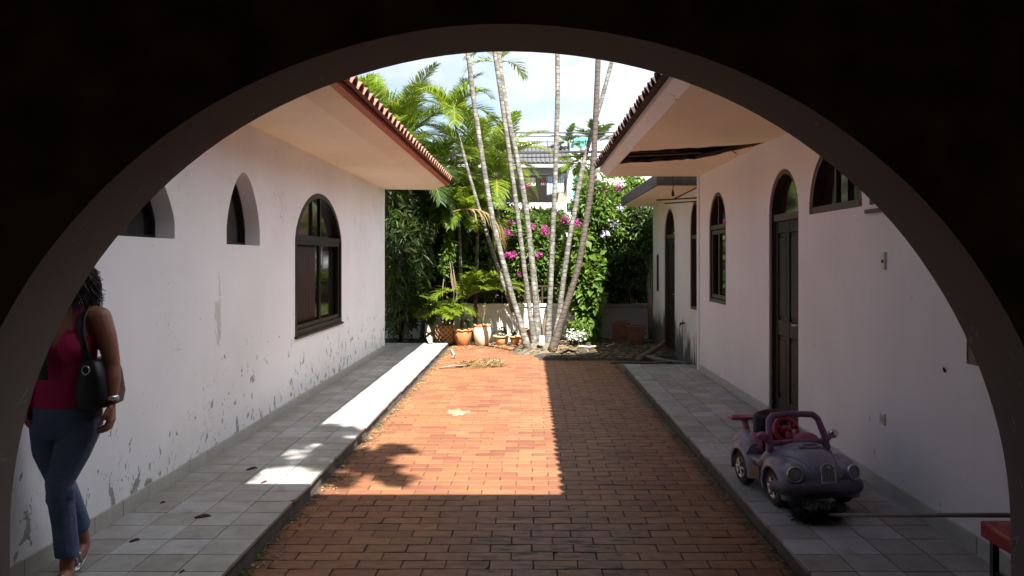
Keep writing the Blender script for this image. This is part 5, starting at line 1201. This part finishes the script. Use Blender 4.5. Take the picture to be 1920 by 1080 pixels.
# illegible script badge on a raised oval below the windscreen
bd = MB(); GT2 = Matrix.Translation((0.262, 0, 0.392)) @ Matrix.Rotation(0.32, 4, 'Y'); pts = []
for k in range(60):
    t = k / 59; pts.append(GT2 @ Vector((0.012 * math.sin(t * 34 + 0.6) * (1.3 if k < 9 else 0.8), -0.052 + 0.104 * t, 0.006 + 0.004 * math.cos(t * 34))))
bd.tube(pts, 0.0036, 5); bd2 = MB(); bd2.lathe([(0.0, 0.0), (1.0, 0.0)], n=28, cap=False)
bd2.lathe([(0.98, -0.02), (1.0, 0.004), (0.9, 0.006), (0.0, 0.007)], n=28, cap=False); bd2.v = [tuple(GT2 @ Vector((x * 0.032, y * 0.078, z))) for x, y, z in bd2.v]
B0 = cobj('badge', bd2, M['lilac'], TC); cobj('badge_script', bd, M['black'], B0)
# windscreen frame, wheel, mirrors, seat, spoiler
wf = MB(); T0, T1 = Vector((0.10, 0, 0.375)), Vector((0.015, 0, 0.555))
pts = [(0.11, -0.212, 0.335), (0.085, -0.205, 0.42), (0.035, -0.182, 0.525), (0.022, -0.150, 0.552), (0.018, 0, 0.560), (0.022, 0.150, 0.552), (0.035, 0.182, 0.525), (0.085, 0.205, 0.42), (0.11, 0.212, 0.335)]
wf.chain(pts, [0.026, 0.025, 0.023, 0.023, 0.023, 0.023, 0.023, 0.025, 0.026]); wf.chain([(0.09, -0.2, 0.375), (0.115, 0, 0.385), (0.09, 0.2, 0.375)], [0.02, 0.02, 0.02]); o = cobj('windscreen_frame', wf, M['pinkp']); remesh(o, 0.007, 4)
swb = MB(); c = Vector((-0.03, -0.02, 0.435)); e1 = Vector((0, 1, 0)); e2 = Vector((-0.5, 0, 0.866))
ringp = [c + (e1 * math.cos(t) + e2 * math.sin(t)) * 0.085 for t in [2 * math.pi * k / 24 for k in range(25)]]; swb.tube(ringp, 0.016, 8)
for t in (0.4, 2.74, 4.71): swb.tube([c, c + (e1 * math.cos(t) + e2 * math.sin(t)) * 0.085], 0.016, 6)
swb.ell(c, (0.03, 0.04, 0.035)); swb.tube([c, (0.05, -0.02, 0.36)], 0.02, 8); cobj('steering_wheel', swb, M['redp'])
db = MB(); db.ell((0.05, 0.085, 0.375), (0.06, 0.10, 0.06)); cobj('dashboard', db, M['pink'])
for s in (-1, 1):
    m_ = MB(); m_.ell((0.10, s * 0.265, 0.43), (0.028, 0.036, 0.032), n=18, k=12); MR = cobj('mirror', m_, M['chrome'] if s > 0 else M['pink']); m2 = MB(); m2.chain([(0.10, s * 0.25, 0.42), (0.10, s * 0.215, 0.385)], [0.016, 0.018]); cobj('mirror_stalk', m2, M['pink'], MR)
sb_ = MB(); sb_.chain([(-0.27, -0.09, 0.2), (-0.31, -0.095, 0.47)], [0.05, 0.05]); sb_.chain([(-0.27, 0.09, 0.2), (-0.31, 0.095, 0.47)], [0.05, 0.05]); sb_.box((-0.33, -0.10, 0.18), (-0.24, 0.10, 0.49)); sb_.ell((-0.31, 0, 0.49), (0.045, 0.125, 0.045)); sb_.box((-0.3, -0.12, 0.14), (-0.1, 0.12, 0.21)); SE = cobj('seat', sb_, M['black']); remesh(SE, 0.011, 8)
em = MB(); em.lathe([(0.98, -0.3), (1, 0.0), (0.0, 0.2)], n=20, cap=False); em.v = [(-0.262 + z * 0.008 - y * 0.0026, x * 0.042, 0.475 + y * 0.02) for x, y, z in em.v]; cobj('seat_emblem', em, M['pink'], SE)
sp = MB(); sp.chain([(-0.47, -0.23, 0.445), (-0.50, -0.10, 0.435), (-0.50, 0.10, 0.435), (-0.47, 0.23, 0.445)], [0.024, 0.024, 0.024, 0.024])
for s in (-1, 1): sp.chain([(-0.42, s * 0.13, 0.30), (-0.49, s * 0.13, 0.43)], [0.03, 0.022])
sp.box((-0.545, -0.25, 0.43), (-0.44, 0.25, 0.452)); o = cobj('spoiler', sp, M['pink']); remesh(o, 0.009, 4)
for s in (-1, 1):
    ip = MB(); ip.chain([(-0.33, s * 0.168, 0.31), (-0.22, s * 0.17, 0.33), (-0.15, s * 0.172, 0.28)], [0.05, 0.055, 0.035]); o = cobj('side_cushion', ip, M['pink']); remesh(o, 0.009, 6)
    sk_ = MB(); sk_.box((-0.075, s * 0.262 - 0.004, 0.12), (0.055, s * 0.262 + 0.004, 0.20)); sk_.v = [(x, y, z) for x, y, z in sk_.v]; cobj('door_sticker', sk_, simple('faded_sticker', (0.16, 0.12, 0.06), 0.5, var=0.7, nscale=40), TC, False)
tl = MB(); tl.chain([(-0.46, -0.20, 0.27), (-0.5, -0.12, 0.20)], [0.02, 0.02]); cobj('rear_strap', tl, M['black'])
TC.location = (1.845, 5.585, 0.0); TC.rotation_euler = (0, 0, math.atan2(-0.988, 0.155))

# ------------------------------------------------------------------ person walking out of the arch's left foot
def skinmat():
    m = NT('tanned_skin'); n = m.noise(m.pos(), 22, 4); m.base(m.mix(n, (0.27, 0.105, 0.065), (0.36, 0.15, 0.095))); m.rough(0.5); m.p.inputs['Subsurface Weight'].default_value = 0.08
    m.p.inputs['Subsurface Radius'].default_value = (0.01, 0.004, 0.002); m.bump(m.noise(m.pos(), 90, 3), 0.08, 0.003); return m.mat
M['skin'] = skinmat(); M['top'] = simple('crimson_knit', (0.45, 0.012, 0.10), 0.85, var=0.2, nscale=60, bump=0.2); M['hair'] = simple('dark_brown_hair', (0.02, 0.012, 0.008), 0.5, var=0.4)
def denim():
    m = NT('blue_denim'); n = m.noise(m.pos(), 5, 5); f = m.noise(m.pos((1, 1, 3)), 160, 2)
    c = m.mix(m.ramp(n, 0.3, 0.75), (0.055, 0.085, 0.17), (0.12, 0.165, 0.27)); m.base(m.mix(m.math('MULTIPLY', f, 0.3), c, (0.18, 0.22, 0.32))); m.rough(0.9)
    w_ = m.noise(m.pos((1, 1, 2.2), rot=(0.3, 0.5, 0)), 9, 3); m.bump(m.math('ADD', w_, m.math('MULTIPLY', f, 0.1)), 0.5, 0.025); return m.mat
M['denim'] = denim(); M['bagm'] = simple('black_bag_leather', (0.014, 0.013, 0.013), 0.5, bump=0.1)
WO = Vector((-2.385, 4.06, 0.0))
PE = thing('person', 'woman in a crimson tank top and blue jeans walking beside the white wall', 'person')
def torso(mb, rings, n=28):
    mb.loft([[Vector((cx + rx * math.cos(t) * (1 - 0.10 * abs(math.sin(2 * t))), cy + ry * math.sin(t), z)) for t in [2 * math.pi * k / n for k in range(n)]] for (z, cx, cy, rx, ry) in rings])
bm_ = MB()
torso(bm_, [(0.74, 0, 0, 0.13, 0.09), (0.80, 0, 0.005, 0.158, 0.105), (0.87, 0, 0.01, 0.168, 0.112), (0.95, 0.0, 0.005, 0.156, 0.104), (1.05, 0.005, 0.0, 0.140, 0.095), (1.14, 0.005, -0.005, 0.146, 0.10), (1.22, 0.005, -0.008, 0.156, 0.105), (1.30, 0.005, 0.0, 0.160, 0.098), (1.36, 0.005, 0.005, 0.145, 0.075), (1.395, 0.005, 0.005, 0.09, 0.06), (1.42, 0.005, 0.003, 0.06, 0.052)])
for s in (-1, 1): bm_.ell((0.005 + s * 0.066, -0.066, 1.20), (0.070, 0.060, 0.075))
bm_.chain([(0.005, 0.006, 1.38), (0.003, -0.008, 1.49)], [0.054, 0.050])
bm_.ell((0.0, -0.008, 1.56), (0.074, 0.094, 0.100)); bm_.ell((0, -0.045, 1.50), (0.052, 0.052, 0.058)); bm_.ell((0, -0.075, 1.462), (0.024, 0.022, 0.02))
bm_.chain([(0, -0.098, 1.565), (0, -0.118, 1.522)], [0.010, 0.014]); bm_.ell((0.0, -0.098, 1.487), (0.024, 0.012, 0.006)); bm_.ell((0.0, -0.096, 1.478), (0.021, 0.012, 0.007))
for s in (-1, 1):
    bm_.ell((s * 0.075, 0.0, 1.54), (0.010, 0.022, 0.032)); bm_.ell((s * 0.036, -0.078, 1.515), (0.025, 0.022, 0.022))
    bm_.chain([(s * 0.018, -0.096, 1.585), (s * 0.05, -0.082, 1.588)], [0.010, 0.009])
# her left arm (right in the picture), relaxed hand
def arm(s, pts, rad): bm_.chain(pts, rad, n=14)
arm(1, [(0.10, 0.0, 1.365), (0.172, 0.0, 1.350), (0.206, -0.004, 1.26), (0.226, -0.004, 1.17), (0.240, -0.006, 1.10), (0.249, -0.022, 1.04), (0.253, -0.035, 0.97), (0.254, -0.042, 0.925)], [0.055, 0.056, 0.050, 0.044, 0.038, 0.039, 0.030, 0.024])
def hand(w0, fwd, spread, curl, thumb_side):
    """w0 wrist; fwd hand direction; spread across the knuckles; curl the direction fingers close towards."""
    w0, fwd, spread, curl = [Vector(q) for q in (w0, fwd, spread, curl)]
    k0 = w0 + fwd * 0.082
    bm_.chain([w0, w0 + fwd * 0.03 + spread * 0.012, k0 + spread * 0.028], [0.021, 0.017, 0.012]); bm_.chain([w0, w0 + fwd * 0.03 - spread * 0.012, k0 - spread * 0.028], [0.021, 0.017, 0.012]); bm_.chain([w0 + fwd * 0.02, k0], [0.018, 0.013])
    for j, (o_, L1) in enumerate(((-0.031, 0.040), (-0.0105, 0.046), (0.0105, 0.043), (0.031, 0.034))):
        b = k0 + spread * o_; cj = 0.35 + 0.1 * j
        p1 = b + (fwd * math.cos(cj) + curl * math.sin(cj)) * L1; p2 = p1 + (fwd * math.cos(cj + 0.6) + curl * math.sin(cj + 0.6)) * L1 * 0.66; p3 = p2 + (fwd * math.cos(cj + 1.0) + curl * math.sin(cj + 1.0)) * L1 * 0.48
        bm_.chain([b, p1, p2, p3], [0.0105, 0.0088, 0.0080, 0.0066], n=10)
    t0 = w0 + fwd * 0.022 + spread * thumb_side * 0.020; t1 = t0 + (fwd * 0.7 + spread * thumb_side * 0.55 + curl * 0.35).normalized() * 0.042; t2 = t1 + (fwd * 0.85 + curl * 0.45 + spread * thumb_side * 0.1).normalized() * 0.030; t3 = t2 + (fwd * 0.8 + curl * 0.6).normalized() * 0.024
    bm_.chain([t0, t1, t2, t3], [0.016, 0.0115, 0.0095, 0.0075], n=10)
hand((0.254, -0.044, 0.915), (0.06, -0.10, -0.993), (0.12, -0.985, 0.09), (-0.985, -0.12, -0.06), 1)
arm(-1, [(-0.09, 0.0, 1.365), (-0.160, 0.0, 1.350), (-0.185, 0.02, 1.25), (-0.195, 0.05, 1.14), (-0.195, 0.06, 1.09), (-0.190, 0.035, 1.02), (-0.182, 0.005, 0.95), (-0.178, -0.008, 0.915)], [0.055, 0.054, 0.048, 0.042, 0.037, 0.038, 0.029, 0.024])
hand((-0.178, -0.010, 0.905), (0.04, -0.16, -0.986), (-0.12, -0.975, 0.16), (0.985, -0.12, 0.02), 1)
# legs (slim, inside the jeans) and feet
bm_.chain([(0.082, 0.0, 0.80), (0.04, -0.03, 0.66), (-0.008, -0.06, 0.50), (0.0, -0.03, 0.36), (0.016, -0.025, 0.13), (0.018, -0.03, 0.075)], [0.080, 0.070, 0.047, 0.048, 0.033, 0.033])
bm_.chain([(0.018, -0.012, 0.042), (0.03, -0.09, 0.040), (0.038, -0.155, 0.028), (0.040, -0.19, 0.022)], [0.032, 0.032, 0.027, 0.016])
for j in range(5): bm_.chain([(0.016 + j * 0.0115, -0.185 + j * 0.006 , 0.024), (0.014 + j * 0.0135, -0.222 + j * 0.011, 0.018)], [0.0125 if j == 0 else 0.0095, 0.011 if j == 0 else 0.008], n=8)
bm_.chain([(-0.08, 0.0, 0.80), (-0.082, 0.01, 0.66), (-0.07, 0.06, 0.50), (-0.055, 0.14, 0.36), (-0.045, 0.22, 0.17), (-0.045, 0.235, 0.125)], [0.080, 0.070, 0.047, 0.048, 0.033, 0.032])
bm_.chain([(-0.045, 0.245, 0.10), (-0.042, 0.18, 0.060), (-0.04, 0.125, 0.032), (-0.04, 0.09, 0.024)], [0.031, 0.030, 0.026, 0.016])
for j in range(5): bm_.chain([(-0.068 + j * 0.0125, 0.095, 0.025), (-0.072 + j * 0.0145, 0.062 + abs(j - 3) * 0.004, 0.018)], [0.0115, 0.0095], n=8)
BD = obj('body', bm_, M['skin'], PE, True); remesh(BD, 0.0055, 5, 0.5)
# jeans
jm = MB(); torso(jm, [(0.74, 0, 0, 0.135, 0.10), (0.80, 0.0, 0.005, 0.172, 0.120), (0.86, 0.0, 0.01, 0.180, 0.126), (0.905, 0.0, 0.008, 0.176, 0.120)])
jm.chain([(0.088, 0.0, 0.80), (0.050, -0.03, 0.67), (0.0, -0.06, 0.52), (0.0, -0.045, 0.42), (0.006, -0.03, 0.30), (0.018, -0.025, 0.15)], [0.092, 0.086, 0.066, 0.062, 0.058, 0.058])
jm.chain([(-0.088, 0.0, 0.80), (-0.088, 0.01, 0.67), (-0.078, 0.06, 0.52), (-0.064, 0.13, 0.38), (-0.05, 0.20, 0.22)], [0.092, 0.085, 0.065, 0.060, 0.056])
for (z, r) in ((0.455, 0.070), (0.43, 0.062), (0.56, 0.075)): jm.chain([(-0.04 if z < .5 else 0.0, -0.055, z), (0.045, -0.055, z + 0.02)], [0.032, 0.03])
JN = obj('jeans', jm, M['denim'], PE, True); remesh(JN, 0.007, 4, 0.5)
bmm = bmesh.new(); bmm.from_mesh(JN.data)
g_ = bmesh.ops.bisect_plane(bmm, geom=bmm.verts[:] + bmm.edges[:] + bmm.faces[:], plane_co=(0, 0, 0.115), plane_no=(0, 0.30, 1), clear_inner=True)
bmesh.ops.bisect_plane(bmm, geom=bmm.verts[:] + bmm.edges[:] + bmm.faces[:], plane_co=(0, 0, 0.898), plane_no=(0, 0, 1), clear_outer=True)
bmm.to_mesh(JN.data); bmm.free()
so2 = JN.modifiers.new('s', 'SOLIDIFY'); so2.thickness = 0.004; so2.offset = -1; bake(JN); JN.data.polygons.foreach_set('use_smooth', [True] * len(JN.data.polygons))
# tank top: the torso surface offset outwards, cut along a scooped V neck with straps
bmm = bmesh.new(); bmm.from_mesh(BD.data)
def cutp(co, no): bmesh.ops.bisect_plane(bmm, geom=bmm.verts[:] + bmm.edges[:] + bmm.faces[:], plane_co=co, plane_no=no)
SXs = 0.092
cutp((0, 0, 0.87), (0, 0, 1)); cutp((0.005, 0, 1.195), Vector((-0.155, 0, 0.085))); cutp((0.005, 0, 1.195), Vector((0.155, 0, 0.085)))
for s in (-1, 1):
    for dx in (0.014,): cutp((0.005 + s * (SXs + 0.013), 0, 0), (1, 0, 0)); cutp((0.005 + s * (SXs - 0.013), 0, 0), (1, 0, 0))
    cutp((0.005 + s * 0.162, 0, 0), (1, 0, 0)); cutp((0.005 + s * 0.15, 0, 1.255), Vector((s * 0.45, 0, 1.0)))
kill = []
for f in bmm.faces:
    c = f.calc_center_median(); x = c.x - 0.005; ax_ = abs(x); keep = False
    if 0.87 < c.z < 1.42:
        vneck = 1.195 + ax_ * (0.155 / 0.085)
        armh = 1.255 - (ax_ - 0.15) * 0.45
        if c.y < 0.02: keep = c.z < min(armh, 1.30) and c.z < vneck
        else: keep = c.z < min(1.24, armh)
        if SXs - 0.013 < ax_ < SXs + 0.013 and c.z > 1.15: keep = True
        if ax_ > 0.172 or (ax_ > 0.160 and c.z < 1.1 and abs(c.y) > 0.2): keep = False
    if not keep: kill.append(f)
bmesh.ops.delete(bmm, geom=kill, context='FACES')
bmm.verts.ensure_lookup_table(); seen = {}; 
best = []; left = set(bmm.verts)
while left:
    st_ = [left.pop()]; comp = list(st_)
    while st_:
        v_ = st_.pop()
        for e in v_.link_edges:
            o_ = e.other_vert(v_)
            if o_ in left: left.discard(o_); st_.append(o_); comp.append(o_)
    best.append(comp)
best.sort(key=len, reverse=True)
for comp in best[1:]: bmesh.ops.delete(bmm, geom=comp, context='VERTS')
bmm.normal_update()
for v_ in bmm.verts: v_.co += v_.normal * (0.007 + 0.004 * max(0, mnoise.noise(Vector((v_.co.x * 4, v_.co.y * 4, v_.co.z * 26)))) * (1 if v_.co.z < 1.12 else 0.2))
me = bpy.data.meshes.new('tank_top'); bmm.to_mesh(me); bmm.free(); me.materials.clear(); me.materials.append(M['top']); me.polygons.foreach_set('use_smooth', [True] * len(me.polygons))
TT = bpy.data.objects.new('tank_top', me); COL.objects.link(TT); TT.parent = PE; so2 = TT.modifiers.new('s', 'SOLIDIFY'); so2.thickness = 0.005; so2.offset = -1; bake(TT)
for s in (-1, 1):
    e = MB(); e.ell((s * 0.033, -0.0865, 1.557), (0.0125, 0.010, 0.0085), n=12, k=8); o = obj('eye', e, simple('eye_white', (0.7, 0.68, 0.65), 0.2), BD, True); e = MB(); e.ell((s * 0.033, -0.0945, 1.557), (0.0055, 0.003, 0.0055), n=10, k=6); obj('iris', e, M['hair'], o, True)
# curly shoulder length hair
hm = MB(); hq = random.Random(8); hm.ell((0, 0.012, 1.578), (0.088, 0.098, 0.098), n=20, k=12)
cap = [f for f in hm.f]
for k in range(1150):
    a = hq.uniform(0, 2 * math.pi); 
    if abs((a - 4.712)) < 0.62: a += 1.3 * (1 if a > 4.712 else -1)
    el_ = hq.uniform(0.0, 1.25); r0 = 0.086
    p0 = Vector((math.cos(a) * math.cos(el_) * r0, 0.012 + math.sin(a) * math.cos(el_) * 0.096, 1.578 + math.sin(el_) * 0.096)); ln_ = hq.uniform(0.12, 0.27); fr = hq.uniform(0.006, 0.016); ph = hq.uniform(0, 6.28); tw = hq.uniform(9, 26)
    outw = Vector((math.cos(a), math.sin(a), 0)); pts = []; flare = hq.uniform(0.015, 0.062)
    for j in range(13):
        t = j / 12; s_ = t * ln_; p_ = p0 + outw * (flare * math.sin(min(1, t * 1.5) * 1.57) + 0.01) + Vector((0, 0, -s_ * (0.55 + 0.45 * t)))
        p_ += Vector((-outw.y, outw.x, 0)) * math.sin(ph + t * tw) * fr + outw * math.cos(ph + t * tw) * fr * 0.8; pts.append(p_)
    hm.tube(pts, [0.0022] * 5 + [0.0019] * 4 + [0.0016, 0.0013, 0.001, 0.0006], 3, 0, False)
for k in range(14):                                            # loose stray strands
    a = hq.uniform(-0.5, 0.6); p0 = Vector((0.10, 0.0, 1.5 + hq.uniform(-0.06, 0.05))); hm.tube([p0, p0 + Vector((0.05 * math.cos(a), 0, -0.03 + 0.03 * math.sin(a))), p0 + Vector((0.10 * math.cos(a), 0.01, -0.075 + hq.uniform(0, 0.04)))], [0.0016, 0.0012, 0.0006], 4, 0, False)
obj('hair', hm, M['hair'], PE, True)
bc = MB(); bc.lathe([(0.0272, -0.012), (0.031, -0.012), (0.0315, 0.012), (0.0272, 0.012), (0.0272, -0.012)], (0.2535, -0.040, 0.945), 20, 0, False)
for k in range(18):
    for zz in (-0.007, 0.0, 0.007): a = k * math.pi / 9; bc.ell((0.2535 + 0.0318 * math.cos(a), -0.040 + 0.0318 * math.sin(a), 0.945 + zz), (0.003, 0.003, 0.003), n=6, k=4)
obj('bracelet', bc, M['chrome'], PE, True)
bc = MB(); bc.lathe([(0.0262, -0.004), (0.030, -0.004), (0.030, 0.005), (0.0262, 0.005), (0.0262, -0.004)], (0.254, -0.042, 0.926), 20, 0, False); obj('black_bangle', bc, M['black'], PE, True)
for (fx, fy, tilt) in ((0.032, -0.10, 0), (-0.041, 0.155, 1)):
    sm = MB(); pl_ = []
    for k in range(20):
        t = 2 * math.pi * k / 20; pl_.append((fx + math.cos(t) * (0.042 - 0.008 * math.sin(t)), fy + math.sin(t) * 0.128))
    sm.prism(pl_, 'z', 0.0, 0.012)
    if tilt: sm.v = [(x, y, z + max(0, (y - 0.12) * 0.62)) for x, y, z in sm.v]
    sd_ = obj('sandal', sm, M['metal'], PE)
    stp = MB(); zl = 0.0 if not tilt else 0.03
    for yy, hh in ((fy - 0.055, 0.058), (fy - 0.02, 0.075)):
        stp.tube([(fx - 0.042, yy, 0.010 + zl), (fx - 0.030, yy, hh * 0.75 + zl), (fx, yy, hh + zl), (fx + 0.030, yy, hh * 0.75 + zl), (fx + 0.042, yy, 0.010 + zl)], 0.009, 6)
    obj('strap', stp, M['metal'], sd_, True)
PE.location = WO
# handbag and small dark case: held by / hanging on the person
HB = thing('handbag', 'black shoulder bag under the arm of the woman in jeans', 'handbag')
bgm = MB()
def sup(c, rx, ry, z, e=0.5, n=28): return [Vector((c[0] + rx * abs(math.cos(t)) ** e * (1 if math.cos(t) > 0 else -1), c[1] + ry * abs(math.sin(t)) ** e * (1 if math.sin(t) > 0 else -1), z)) for t in [2 * math.pi * k / n for k in range(n)]]
bgm.loft([sup((0.165, 0.01), 0.060, 0.10, 0.895), sup((0.168, 0.01), 0.078, 0.125, 0.905), sup((0.172, 0.01), 0.082, 0.135, 0.96), sup((0.168, 0.012), 0.070, 0.13, 1.06), sup((0.164, 0.012), 0.052, 0.12, 1.13), sup((0.162, 0.012), 0.040, 0.11, 1.14)]); obj('bag_body', bgm, M['bagm'], HB, True)
for y in (-0.085, 0.10):
    sb2 = MB(); pts = [(0.165, y, 1.11), (0.150, y * 1.15, 1.18), (0.128, y * 1.05 - 0.01, 1.27), (0.118, y * 0.85, 1.355), (0.118, y * 0.3, 1.408), (0.118, 0, 1.412)]
    sb2.tube(pts, [0.022] * 6, 8, 0, True, 0.25); obj('strap', sb2, M['bagm'], HB, True)
bk2 = MB(); bk2.tube([Vector((0.166 + 0.018 * math.cos(t), -0.118, 1.095 + 0.022 * math.sin(t))) for t in [2 * math.pi * k / 14 for k in range(15)]], 0.0035, 6); obj('ring', bk2, M['chrome'], HB, True)
HB.location = WO
CSE = thing('small_case', 'small dark case hanging on the chest of the woman in crimson', 'case')
cm = MB(); cm.box((-0.068, -0.175, 1.13), (0.0, -0.150, 1.195)); cm.box((-0.045, -0.168, 1.05), (-0.003, -0.145, 1.1299)); o = obj('case_body', cm, M['black'], CSE); bevel(o, 0.006)
cm = MB(); cm.tube([(-0.03, -0.162, 1.19), (-0.055, -0.135, 1.27), (-0.072, -0.075, 1.36), (-0.068, -0.02, 1.41)], 0.0022, 5); obj('cord', cm, M['black'], CSE)
CSE.location = WO
